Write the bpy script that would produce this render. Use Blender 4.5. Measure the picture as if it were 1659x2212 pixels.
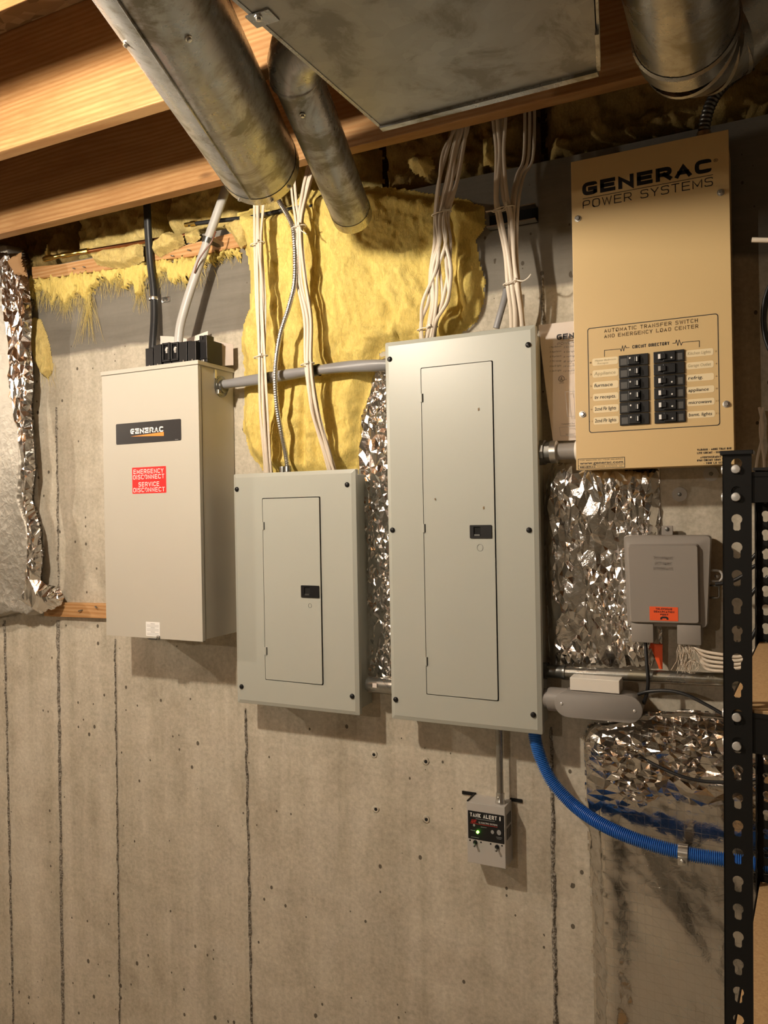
import bpy, bmesh, math, random
import numpy as np
from mathutils import Vector, Matrix
from mathutils.geometry import tessellate_polygon

for o in list(bpy.data.objects):
    bpy.data.objects.remove(o, do_unlink=True)
SC = bpy.context.scene
COL = SC.collection
random.seed(7)

# ------------------------------------------------------------------ camera
W, H, F = 1659., 2212., 1720.
CX, CY = W / 2, H / 2
CAM = Vector((0, -1.94, 1.82))
YAW = math.atan(F / 3527.)
ROLL = math.radians(1.03)
FWD = Vector((-math.sin(YAW), math.cos(YAW), 0))
R0 = Vector((math.cos(YAW), math.sin(YAW), 0))
U0 = Vector((0, 0, 1))
RIGHT = R0 * math.cos(ROLL) - U0 * math.sin(ROLL)
UP = U0 * math.cos(ROLL) + R0 * math.sin(ROLL)
cd = bpy.data.cameras.new('camera')
cd.sensor_fit = 'VERTICAL'
cd.sensor_height = 36.0
cd.lens = F / H * 36.0
cd.clip_start = .01
cam = bpy.data.objects.new('camera', cd)
M4 = Matrix((RIGHT, UP, -FWD)).transposed().to_4x4()
M4.translation = CAM
cam.matrix_world = M4
COL.objects.link(cam)
SC.camera = cam

# ------------------------------------------------------------------ world, exposure
wd = bpy.data.worlds.new('world')
SC.world = wd
wd.use_nodes = True
wd.node_tree.nodes['Background'].inputs[0].default_value = (0, 0, 0, 1)
wd.node_tree.nodes['Background'].inputs[1].default_value = 0
SC.view_settings.view_transform = 'Standard'
SC.view_settings.look = 'None'
SC.view_settings.gamma = 1
SC.view_settings.use_curve_mapping = False
SC.view_settings.exposure = 2.0
BULB_STRENGTH = 520.0        # main bulb on the ceiling, left of the view
BULB2_STRENGTH = 520.0       # next bulb of the same row, further left
FILL_BULB_STRENGTH = 340.0       # added fill bulb behind the camera, brightens the lower wall
BULB_COL = (1.0, .87, .70, 1)

# ------------------------------------------------------------------ pixel -> place
def ray(px, py):
    return FWD + RIGHT * ((px - CX) / F) - UP * ((py - CY) / F)
def P(px, py, Y=0.0):
    v = ray(px, py)
    return CAM + v * ((Y - CAM.y) / v.y)
def PZ(px, py, Z):
    v = ray(px, py)
    return CAM + v * ((Z - CAM.z) / v.z)
def rectP(q, Y):
    p = [P(a, b, Y) for a, b in q]          # tl tr br bl
    return ((p[0].x + p[3].x) / 2, (p[1].x + p[2].x) / 2, (p[2].z + p[3].z) / 2, (p[0].z + p[1].z) / 2)
DZ = .36
ZJ = 2.36 + DZ           # joist bottoms
ZW = 2.315 + DZ          # wall top
ZS = ZJ + .286           # subfloor

# ------------------------------------------------------------------ material helpers
MATS = {}
def nn(nt, t, **kw):
    n = nt.nodes.new(t)
    for k, v in kw.items():
        setattr(n, k, v)
    return n
def mat(name, col, rough=.5, metal=0., spec=.5, emit=None, estr=0.):
    m = bpy.data.materials.new(name)
    m.use_nodes = True
    b = m.node_tree.nodes['Principled BSDF']
    b.inputs['Base Color'].default_value = (*col, 1)
    b.inputs['Roughness'].default_value = rough
    b.inputs['Metallic'].default_value = metal
    b.inputs['Specular IOR Level'].default_value = spec
    if emit:
        b.inputs['Emission Color'].default_value = (*emit, 1)
        b.inputs['Emission Strength'].default_value = estr
    MATS[name] = m
    return m
class N:
    """small node-graph writer"""
    def __init__(s, m):
        s.nt = m.node_tree
        s.b = s.nt.nodes['Principled BSDF']
        s.tc = nn(s.nt, 'ShaderNodeTexCoord')
        s.co = s.tc.outputs['Object']
    def link(s, a, b):
        s.nt.links.new(a, b)
    def mapping(s, scale=(1, 1, 1), rot=(0, 0, 0), loc=(0, 0, 0)):
        n = nn(s.nt, 'ShaderNodeMapping')
        n.inputs['Scale'].default_value = scale
        n.inputs['Rotation'].default_value = rot
        n.inputs['Location'].default_value = loc
        s.link(s.co, n.inputs['Vector'])
        return n.outputs[0]
    def noise(s, scale, detail=4, rough=.55, dist=0., vec=None):
        n = nn(s.nt, 'ShaderNodeTexNoise')
        n.inputs['Scale'].default_value = scale
        n.inputs['Detail'].default_value = detail
        n.inputs['Roughness'].default_value = rough
        n.inputs['Distortion'].default_value = dist
        s.link(vec or s.co, n.inputs['Vector'])
        return n.outputs['Fac']
    def voro(s, scale, feature='F1', vec=None, out='Distance', rand=1.):
        n = nn(s.nt, 'ShaderNodeTexVoronoi', feature=feature)
        n.inputs['Scale'].default_value = scale
        n.inputs['Randomness'].default_value = rand
        s.link(vec or s.co, n.inputs['Vector'])
        return n.outputs[out]
    def wave(s, scale, dist=2., detail=2, dscale=1., vec=None, direction='Z'):
        n = nn(s.nt, 'ShaderNodeTexWave', bands_direction=direction)
        n.inputs['Scale'].default_value = scale
        n.inputs['Distortion'].default_value = dist
        n.inputs['Detail'].default_value = detail
        n.inputs['Detail Scale'].default_value = dscale
        s.link(vec or s.co, n.inputs['Vector'])
        return n.outputs['Fac']
    def ramp(s, fac, stops):
        n = nn(s.nt, 'ShaderNodeValToRGB')
        e = n.color_ramp.elements
        e[0].position, e[0].color = stops[0][0], (*stops[0][1], 1)
        e[1].position, e[1].color = stops[-1][0], (*stops[-1][1], 1)
        for p, c in stops[1:-1]:
            x = e.new(p)
            x.color = (*c, 1)
        s.link(fac, n.inputs[0])
        return n.outputs[0]
    def step(s, fac, a, b):
        n = nn(s.nt, 'ShaderNodeMapRange')
        n.inputs['From Min'].default_value = a
        n.inputs['From Max'].default_value = b
        s.link(fac, n.inputs['Value'])
        return n.outputs[0]
    def mix(s, fac, a, b, mode='MIX'):
        n = nn(s.nt, 'ShaderNodeMix', data_type='RGBA', blend_type=mode)
        for v, i in ((fac, 0), (a, 6), (b, 7)):
            if isinstance(v, (int, float)):
                n.inputs[i].default_value = v
            elif isinstance(v, tuple):
                n.inputs[i].default_value = (*v, 1)
            else:
                s.link(v, n.inputs[i])
        return n.outputs[2]
    def math(s, op, a, b=None):
        n = nn(s.nt, 'ShaderNodeMath', operation=op)
        for v, i in ((a, 0), (b, 1)):
            if v is None:
                continue
            if isinstance(v, (int, float)):
                n.inputs[i].default_value = v
            else:
                s.link(v, n.inputs[i])
        return n.outputs[0]
    def bump(s, h, strength=.3, dist=.002, prev=None):
        n = nn(s.nt, 'ShaderNodeBump')
        n.inputs['Strength'].default_value = strength
        n.inputs['Distance'].default_value = dist
        s.link(h, n.inputs['Height'])
        if prev:
            s.link(prev, n.inputs['Normal'])
        return n.outputs[0]
    def set(s, color=None, rough=None, normal=None):
        if color is not None: s.link(color, s.b.inputs['Base Color'])
        if rough is not None: s.link(rough, s.b.inputs['Roughness'])
        if normal is not None: s.link(normal, s.b.inputs['Normal'])
    def sep(s):
        n = nn(s.nt, 'ShaderNodeSeparateXYZ')
        s.link(s.co, n.inputs[0])
        return n.outputs

def m_concrete():
    m = mat('concrete', (.4, .38, .34), .88, 0, .25)
    g = N(m)
    big = g.noise(2.3, 5, .6)
    st = g.noise(2.0, 5, .65, .6, g.mapping((3.0, 1, .55)))
    fine = g.noise(85, 5, .7)
    mid = g.noise(13, 5, .65)
    c = g.ramp(big, [(.3, (.42, .38, .31)), (.5, (.54, .49, .405)), (.72, (.63, .585, .505))])
    c = g.mix(g.step(st, .45, .68), c, (.38, .335, .255))
    c = g.mix(.55, c, g.ramp(mid, [(.35, (.38, .34, .28)), (.65, (.66, .615, .53))]), 'MIX')
    c = g.mix(.5, c, g.ramp(fine, [(.3, (.33, .30, .25)), (.7, (.70, .655, .57))]))
    c = g.mix(1., c, g.ramp(g.noise(3.4, 7, .68, .3), [(.32, (.80, .78, .74)), (.5, (1., 1., .98)), (.68, (1., 1., 1.))]), 'MULTIPLY')
    c = g.mix(.7, c, g.ramp(g.noise(2.6, 5, .6, .4, g.mapping((5.0, 1, .35), (0, 0, 0), (3, 0, 0))), [(.35, (.80, .78, .73)), (.6, (1.04, 1.03, 1.02))]), 'MULTIPLY')
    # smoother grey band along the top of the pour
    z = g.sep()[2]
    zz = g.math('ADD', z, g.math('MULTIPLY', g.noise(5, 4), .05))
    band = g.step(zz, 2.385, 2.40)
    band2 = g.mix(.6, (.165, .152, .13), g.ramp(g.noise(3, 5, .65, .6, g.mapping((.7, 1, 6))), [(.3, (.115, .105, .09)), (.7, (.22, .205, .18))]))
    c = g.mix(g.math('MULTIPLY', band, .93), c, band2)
    # bug holes
    v = nn(g.nt, 'ShaderNodeTexVoronoi')
    v.inputs['Scale'].default_value = 42
    g.link(g.mapping((1, .3, .8)), v.inputs['Vector'])
    sepc = nn(g.nt, 'ShaderNodeSeparateColor')
    g.link(v.outputs['Color'], sepc.inputs[0])
    size = g.math('MULTIPLY', g.step(sepc.outputs[0], .72, 1.0), .30)
    dens = g.step(g.noise(1.9, 3), .30, .58)
    size = g.math('MULTIPLY', size, dens)
    hole = g.math('LESS_THAN', v.outputs['Distance'], size)
    c = g.mix(g.math('MULTIPLY', hole, .88), c, (.075, .062, .045))
    bh = g.math('SUBTRACT', g.math('ADD', g.math('MULTIPLY', fine, .35), g.math('MULTIPLY', mid, .5)), g.math('MULTIPLY', hole, .8))
    g.set(c, None, g.bump(bh, .55, .004))
m_concrete()
def m_seam():
    m = mat('seam_concrete', (.2, .18, .15), .95, 0, .2)
    g = N(m)
    g.set(g.ramp(g.noise(160, 4, .7), [(.35, (.07, .06, .048)), (.5, (.22, .195, .16)), (.66, (.46, .43, .37))]), None, g.bump(g.noise(200, 3), .8, .003))
m_seam()
def m_wood(name, a, b, dark, axis='x'):
    m = mat(name, b, .62, 0, .3)
    g = N(m)
    sc = (1.1, 9, 9) if axis == 'x' else (9, 9, 1.1)
    v = g.mapping(sc)
    w = g.wave(2.9, 11, 3, .38, v, 'Z')
    n = g.noise(3.2, 5, .6, .4, v)
    c = g.ramp(w, [(.15, a), (.6, b), (1., tuple((x + y) / 2 for x, y in zip(b, dark)))])
    c = g.mix(g.step(n, .42, .75), c, dark)
    fib = g.noise(60, 3, .6, 0, g.mapping((.6, 9, 9) if axis == 'x' else (9, 9, .6)))
    c = g.mix(.22, c, g.ramp(fib, [(.3, tuple(x * .5 for x in b)), (.7, a)]))
    kn = g.voro(2.3, 'F1', g.mapping((1.0, 1, 3.2) if axis == 'x' else (3, 1, 1)))
    c = g.mix(g.step(kn, .085, .035), c, tuple(x * .45 for x in dark))
    g.set(c, None, g.bump(fib, .25, .001))
m_wood('joist_wood', (.43, .25, .105), (.39, .205, .078), (.27, .122, .040))
m_wood('furring_wood', (.60, .36, .17), (.53, .28, .11), (.40, .18, .06))
def m_osb():
    m = mat('osb', (.4, .26, .13), .7, 0, .3)
    g = N(m)
    v = g.voro(22, 'F1', g.mapping((1.0, 2.2, 1)), 'Color')
    sp = nn(g.nt, 'ShaderNodeSeparateColor')
    g.link(v, sp.inputs[0])
    g.set(g.ramp(sp.outputs[0], [(0, (.20, .115, .05)), (.5, (.34, .20, .095)), (1, (.45, .29, .15))]), None, g.bump(sp.outputs[1], .4, .002))
m_osb()
def m_galv(name, base=(.42, .42, .40), rough=.36, metal=.85, stain=(.30, .285, .22)):
    m = mat(name, base, rough, metal)
    g = N(m)
    sp = g.voro(38, 'F1', None, 'Color')
    s = nn(g.nt, 'ShaderNodeSeparateColor')
    g.link(sp, s.inputs[0])
    bl = g.noise(9, 6, .7, .5)
    c = g.mix(.25, base, g.ramp(s.outputs[0], [(0, tuple(x * .75 for x in base)), (1, tuple(min(1, x * 1.25) for x in base))]))
    c = g.mix(g.step(bl, .50, .60), c, stain)
    r = g.math('ADD', g.math('MULTIPLY', g.step(bl, .42, .62), .16), rough - .05)
    g.set(c, r, g.bump(g.noise(14, 3), .05, .004))
m_galv('galvanised', (.37, .375, .37), .30, .7, (.20, .19, .15))
m_galv('galvanised_trunk', (.30, .295, .275), .46, .75, (.23, .222, .195))
m_galv('galvanised_pipe', (.36, .355, .33), .30, .9, (.27, .25, .19))
m_galv('collar_metal', (.50, .47, .36), .30, .85, (.40, .36, .24))
def m_paint(name, col, rough=.42, tex=420, bump=.12, metal=0.):
    m = mat(name, col, rough, metal, .45)
    g = N(m)
    n = g.noise(tex, 2, .5)
    d = g.noise(3, 4, .6)
    c = g.mix(.25, col, g.ramp(d, [(.3, tuple(x * .9 for x in col)), (.7, tuple(min(1, x * 1.07) for x in col))]))
    g.set(c, None, g.bump(n, bump, .0006))
m_paint('panel_grey', (.41, .42, .375), .36)
m_paint('switch_beige', (.49, .465, .405), .45)
m_paint('tan_paint', (.65, .465, .225), .38)
m_paint('alarm_grey', (.43, .41, .385), .45)
m_paint('phone_grey', (.26, .235, .21), .48)
m_paint('pvc_grey', (.25, .235, .22), .45)
m_paint('white_plastic', (.74, .70, .63), .5)
m_paint('black_steel', (.007, .0066, .006), .55, 300, .1)
MATS['black_steel'].node_tree.nodes['Principled BSDF'].inputs['Specular IOR Level'].default_value = .25
mat('black_plastic', (.008, .008, .009), .4, 0, .35)
mat('black_cable', (.014, .015, .017), .38)
mat('dark_void', (.006, .006, .006), .9)
mat('ink_black', (.008, .007, .010), .55)
mat('ink_brown', (.20, .125, .05), .6)
mat('ink_grey', (.40, .33, .19), .6)
mat('ink_white', (.85, .84, .82), .5)
mat('label_dark', (.085, .082, .078), .5)
mat('ink_red', (.55, .03, .02), .5)
mat('ink_greyish', (.28, .28, .28), .5)
mat('sticker_red', (.80, .018, .016), .42)
mat('sticker_orange', (.85, .10, .018), .5)
mat('plate_dark', (.022, .020, .021), .35)
mat('logo_orange', (.85, .27, .04), .4)
mat('label_cream', (.82, .68, .43), .5)
mat('zinc', (.62, .61, .58), .28, .95)
mat('dark_zinc', (.20, .20, .19), .35, .9)
mat('chrome_rivet', (.62, .61, .59), .3, .45)
mat('brass', (.62, .44, .13), .25, 1.)
mat('copper', (.48, .20, .09), .3, 1.)
mat('blue_plastic', (.03, .17, .56), .36)
mat('grey_cable', (.25, .25, .26), .42)
mat('pale_grey_cable', (.44, .43, .41), .4)
mat('white_cable', (.70, .61, .50), .42)
mat('brown_wire', (.16, .055, .03), .4)
mat('tie_white', (.72, .66, .56), .4)
mat('led', (.05, .4, .05), .3, 0, .5, (.18, 1, .04), 5)
mat('bulb_glass', (1, 1, 1), .3)
mat('porcelain', (.8, .78, .72), .3)
def m_paper(name, col):
    m = mat(name, col, .75, 0, .2)
    g = N(m)
    g.set(g.ramp(g.noise(6, 4), [(.3, tuple(x * .9 for x in col)), (.7, col)]), None, g.bump(g.noise(20, 3), .1, .002))
m_paper('paper', (.74, .66, .60))
m_paper('card_pinkish', (.70, .62, .58))
m_paper('kraft', (.36, .21, .10))
def m_board():
    m = mat('particle_board', (.52, .34, .17), .7, 0, .3)
    g = N(m)
    g.set(g.ramp(g.noise(220, 3, .7), [(.3, (.42, .265, .125)), (.7, (.58, .39, .20))]), None, g.bump(g.noise(250, 2), .15, .001))
m_board()
def m_fluff(name, a, b, c3):
    m = mat(name, a, .95, 0, .1)
    g = N(m)
    n = g.noise(11, 6, .65, .7)
    f = g.noise(130, 5, .75, 1.2, g.mapping((1, 1, .45), (0, .4, 0)))
    c = g.ramp(n, [(.3, c3), (.45, b), (.62, a)])
    dirt = g.noise(4.2, 5, .6, .8)
    c = g.mix(g.math('MULTIPLY', g.step(dirt, .56, .70), .55), c, tuple(x * .62 for x in c3))
    c = g.mix(.45, c, g.ramp(f, [(.28, tuple(x * .55 for x in b)), (.55, a), (.8, tuple(min(1, x * 1.25 + .03) for x in a))]))
    g.b.inputs['Subsurface Weight'].default_value = .12
    g.b.inputs['Subsurface Radius'].default_value = (.012, .008, .003)
    g.set(c, None, g.bump(g.math('ADD', g.math('MULTIPLY', f, .6), n), .9, .006))
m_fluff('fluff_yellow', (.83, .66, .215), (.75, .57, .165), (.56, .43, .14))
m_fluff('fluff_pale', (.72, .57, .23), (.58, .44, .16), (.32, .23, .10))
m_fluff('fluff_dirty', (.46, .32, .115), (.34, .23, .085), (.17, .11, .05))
m_fluff('wisp', (.80, .66, .27), (.72, .55, .17), (.6, .45, .13))
def m_foil(name, col=(.86, .84, .82), rough=.16, scrim=False, crinkle=.5):
    m = mat(name, col, rough, 1.)
    g = N(m)
    v1 = g.voro(55, 'F1', g.mapping((1, 1, .75)), 'Distance')
    n1 = g.noise(38, 4, .6, .8)
    h = g.math('ADD', g.math('MULTIPLY', v1, .5), n1)
    nb = g.bump(h, crinkle, .008)
    if scrim:
        s = g.sep()
        def thread(e, f):
            a = g.math('PINGPONG', g.math('MULTIPLY', e, f), .5)
            return g.math('LESS_THAN', a, .027)
        t1 = thread(s[2], 46.)
        t2 = thread(s[0], 58.)
        d = g.math('ADD', g.math('MULTIPLY', s[0], .8), s[2])
        t3 = thread(d, 27.)
        t = g.math('MAXIMUM', g.math('MAXIMUM', t1, g.math('MULTIPLY', t2, .9)), g.math('MULTIPLY', t3, .5))
        t = g.math('MULTIPLY', t, g.step(g.noise(9, 4, .6), .30, .60))
        nb = g.bump(t, .75, .0014, nb)
        r = g.math('ADD', g.math('MULTIPLY', t, .15), rough)
        g.set(None, r, nb)
    else:
        g.set(None, None, nb)
m_foil('foil', (.84, .82, .80), .15, False, .16)
m_foil('foil_dull', (.40, .375, .33), .55, False, .3)
m_foil('foil_scrim', (.60, .575, .54), .14, True, .09)

# ------------------------------------------------------------------ object helpers
ORG = {}
def V(*a):
    return Vector(a)
def root(name, loc, label, cat, group=None, rot=None, local=False):
    o = bpy.data.objects.new(name, None)
    o.empty_display_size = .05
    o.location = loc
    if rot: o.rotation_euler = rot
    COL.objects.link(o)
    o['label'] = label
    o['category'] = cat
    if group: o['group'] = group
    ORG[o.name] = Vector((0, 0, 0)) if local else Vector(loc)
    return o
def tag(o, label=None, cat=None, group=None, kind=None):
    if label: o['label'] = label
    if cat: o['category'] = cat
    if group: o['group'] = group
    if kind: o['kind'] = kind
    return o
class B:
    """mesh collector in world (or a parent's local) coordinates"""
    def __init__(s):
        s.v, s.f = [], []
    def add(s, verts, faces):
        k = len(s.v)
        s.v += [tuple(x) for x in verts]
        s.f += [tuple(i + k for i in f) for f in faces]
        return s
    def box(s, x0, x1, y0, y1, z0, z1, bev=0.):
        x0, x1 = min(x0, x1), max(x0, x1)
        y0, y1 = min(y0, y1), max(y0, y1)
        z0, z1 = min(z0, z1), max(z0, z1)
        if bev <= 0:
            v = [(x, y, z) for x in (x0, x1) for y in (y0, y1) for z in (z0, z1)]
            return s.add(v, [(0, 1, 3, 2), (4, 6, 7, 5), (0, 4, 5, 1), (2, 3, 7, 6), (0, 2, 6, 4), (1, 5, 7, 3)])
        bm = bmesh.new()
        bmesh.ops.create_cube(bm, size=1)
        for v in bm.verts:
            v.co = Vector((x0 + (v.co.x + .5) * (x1 - x0), y0 + (v.co.y + .5) * (y1 - y0), z0 + (v.co.z + .5) * (z1 - z0)))
        bev = min(bev, (x1 - x0) * .49, (y1 - y0) * .49, (z1 - z0) * .49)
        bmesh.ops.bevel(bm, geom=list(bm.edges), offset=bev, segments=2, profile=.6, affect='EDGES')
        bm.verts.index_update()
        s.add([v.co[:] for v in bm.verts], [[q.index for q in f.verts] for f in bm.faces])
        bm.free()
        return s
    def plate(s, outer, holes, y_front, y_back):
        """polygon (x,z) with holes, between two depths"""
        loops = [[Vector((a, b, 0)) for a, b in l] for l in [outer] + holes]
        tri = tessellate_polygon(loops)
        pts = [p for l in loops for p in l]
        n = len(pts)
        vf = [(p.x, y_front, p.y) for p in pts]
        vb = [(p.x, y_back, p.y) for p in pts]
        faces = []
        for t in tri:
            a, b, c = (pts[i] for i in t)
            cr = (b - a).cross(c - a).z
            t = tuple(t) if cr > 0 else tuple(reversed(t))
            faces.append(t)
            faces.append(tuple(n + i for i in reversed(t)))
        k = 0
        for li, l in enumerate(loops):
            m = len(l)
            for i in range(m):
                a, b = k + i, k + (i + 1) % m
                faces.append((a, b, n + b, n + a))
            k += m
        return s.add(vf + vb, faces)
    def tube(s, pts, r, seg=10, cap=True, flat=1.0, up=None, rfun=None):
        pts = [Vector(p) for p in pts]
        n = len(pts)
        T = []
        for i in range(n):
            a, b = pts[max(0, i - 1)], pts[min(n - 1, i + 1)]
            T.append((b - a).normalized() if (b - a).length > 1e-9 else Vector((0, 0, 1)))
        u = up or Vector((0, -1, 0))
        if abs(u.dot(T[0])) > .95: u = Vector((1, 0, 0))
        u = (u - T[0] * u.dot(T[0])).normalized()
        verts, faces = [], []
        for i in range(n):
            u = (u - T[i] * u.dot(T[i]))
            u = u.normalized()
            w = T[i].cross(u)
            rr = r if not hasattr(r, '__len__') else r[i]
            if rfun: rr = rfun(i, rr)
            for k in range(seg):
                a = 2 * math.pi * k / seg
                verts.append(pts[i] + u * (math.cos(a) * rr * flat) + w * (math.sin(a) * rr))
        for i in range(n - 1):
            for k in range(seg):
                a = i * seg + k
                b = i * seg + (k + 1) % seg
                faces.append((a, b, b + seg, a + seg))
        if cap:
            faces.append(tuple(reversed(range(seg))))
            faces.append(tuple(range((n - 1) * seg, n * seg)))
        return s.add(verts, faces)
    def cyl(s, a, b, r, seg=16, r2=None):
        return s.tube([a, b], [r, r if r2 is None else r2], seg)
    def lathe(s, base, axis, prof, seg=14):
        """prof = [(radius, distance along axis)]"""
        axis = Vector(axis).normalized()
        base = Vector(base)
        u = Vector((0, 0, 1)) if abs(axis.z) < .9 else Vector((1, 0, 0))
        u = (u - axis * u.dot(axis)).normalized()
        w = axis.cross(u)
        verts, faces = [], []
        for r, d in prof:
            for k in range(seg):
                a = 2 * math.pi * k / seg
                verts.append(base + axis * d + u * (math.cos(a) * r) + w * (math.sin(a) * r))
        for i in range(len(prof) - 1):
            for k in range(seg):
                a, b = i * seg + k, i * seg + (k + 1) % seg
                faces.append((a, b, b + seg, a + seg))
        faces.append(tuple(reversed(range(seg))))
        faces.append(tuple(range((len(prof) - 1) * seg, len(prof) * seg)))
        return s.add(verts, faces)
def fix_normals(me):
    bm = bmesh.new()
    bm.from_mesh(me)
    bmesh.ops.recalc_face_normals(bm, faces=bm.faces)
    bm.to_mesh(me)
    bm.free()
def mk(name, b, m, parent=None, smooth=False, angle=None, fix=True, origin=None):
    vs = np.array(b.v, dtype=float).reshape(-1, 3)
    if parent is not None:
        org = ORG[parent.name]
        loc = None
    else:
        lo, hi = vs.min(0), vs.max(0)
        org = Vector(((lo[0] + hi[0]) / 2, (lo[1] + hi[1]) / 2, lo[2])) if origin is None else Vector(origin)
        loc = org
    me = bpy.data.meshes.new(name)
    me.from_pydata((vs - np.array(org)).tolist(), [], b.f)
    if fix: fix_normals(me)
    if smooth:
        me.polygons.foreach_set('use_smooth', [True] * len(me.polygons))
        if angle:
            try: me.set_sharp_from_angle(angle=math.radians(angle))
            except Exception: pass
    me.materials.append(MATS[m] if isinstance(m, str) else m)
    me.update()
    o = bpy.data.objects.new(name, me)
    COL.objects.link(o)
    if parent is not None:
        o.parent = parent
        ORG[o.name] = org
    else:
        o.location = loc
        ORG[o.name] = org
    return o
def inst(name, src, parent, loc, rot=(0, 0, 0)):
    """copy of a small part, mesh data shared, placed at a world point"""
    o = bpy.data.objects.new(name, src)
    COL.objects.link(o)
    o.parent = parent
    o.location = Vector(loc) - ORG[parent.name]
    o.rotation_euler = rot
    ORG[o.name] = Vector(loc)
    return o
def small(name, b, m, smooth=True, angle=40):
    me = bpy.data.meshes.new(name)
    me.from_pydata(b.v, [], b.f)
    fix_normals(me)
    if smooth:
        me.polygons.foreach_set('use_smooth', [True] * len(me.polygons))
        me.set_sharp_from_angle(angle=math.radians(angle))
    me.materials.append(MATS[m])
    return me
def crom(pts, per=8):
    pts = [Vector(p) for p in pts]
    q = [pts[0] * 2 - pts[1]] + pts + [pts[-1] * 2 - pts[-2]]
    out = []
    for i in range(1, len(q) - 2):
        p0, p1, p2, p3 = q[i - 1:i + 3]
        for k in range(per):
            t = k / per
            out.append(.5 * ((2 * p1) + (p2 - p0) * t + (2 * p0 - 5 * p1 + 4 * p2 - p3) * t * t + (3 * p1 - p0 - 3 * p2 + p3) * t ** 3))
    out.append(pts[-1])
    return out
def resample(pts, step):
    out, acc = [pts[0].copy()], 0.
    for a, b in zip(pts, pts[1:]):
        L = (b - a).length
        if L < 1e-9: continue
        d = step - acc
        while d <= L:
            out.append(a.lerp(b, d / L))
            d += step
        acc = (acc + L) % step
    return out
def roundrect(x0, x1, z0, z1, r, n=4):
    pts = []
    for cx, cz, a0 in ((x1 - r, z1 - r, 0), (x0 + r, z1 - r, 90), (x0 + r, z0 + r, 180), (x1 - r, z0 + r, 270)):
        for k in range(n + 1):
            a = math.radians(a0 + 90 * k / n)
            pts.append((cx + r * math.cos(a), cz + r * math.sin(a)))
    return pts
_txt = {}
def txt(s, x0, z0, x1, cap, Y, m, parent, bold=0., shear=0., name='lettering', depth=.0003, slope=0.):
    """flat print on a face that looks towards -Y; fitted between x0 and x1, capital height cap"""
    key = (s, bold, shear)
    if key not in _txt:
        cu = bpy.data.curves.new('t', 'FONT')
        cu.body = s
        cu.size = 1
        cu.offset = bold
        cu.shear = shear
        cu.resolution_u = 2
        ob = bpy.data.objects.new('t', cu)
        COL.objects.link(ob)
        dg = bpy.context.evaluated_depsgraph_get()
        me = bpy.data.meshes.new_from_object(ob.evaluated_get(dg))
        vs = np.array([v.co[:] for v in me.vertices])
        fs = [tuple(p.vertices) for p in me.polygons]
        bpy.data.objects.remove(ob)
        bpy.data.meshes.remove(me)
        _txt[key] = (vs, fs)
    vs, fs = _txt[key]
    lo, hi = vs.min(0), vs.max(0)
    sx = (x1 - x0) / (hi[0] - lo[0])
    sz = cap / .69
    b = B()
    b.add([(x0 + (v[0] - lo[0]) * sx, Y - depth, z0 + v[1] * sz + slope * (v[0] - lo[0]) * sx) for v in vs], fs)
    return mk(name, b, m, parent, fix=False)
def T(s, lx, ly, rx, cap_px, Y, m, parent, **kw):
    """print placed by the left baseline pixel, the right end pixel and the capital height in pixels"""
    a = P(lx, ly, Y)
    x1 = P(rx, ly, Y).x
    c = P(lx, ly - cap_px, Y).z - a.z
    return txt(s, a.x, a.z, x1, c, Y, m, parent, **kw)

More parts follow.
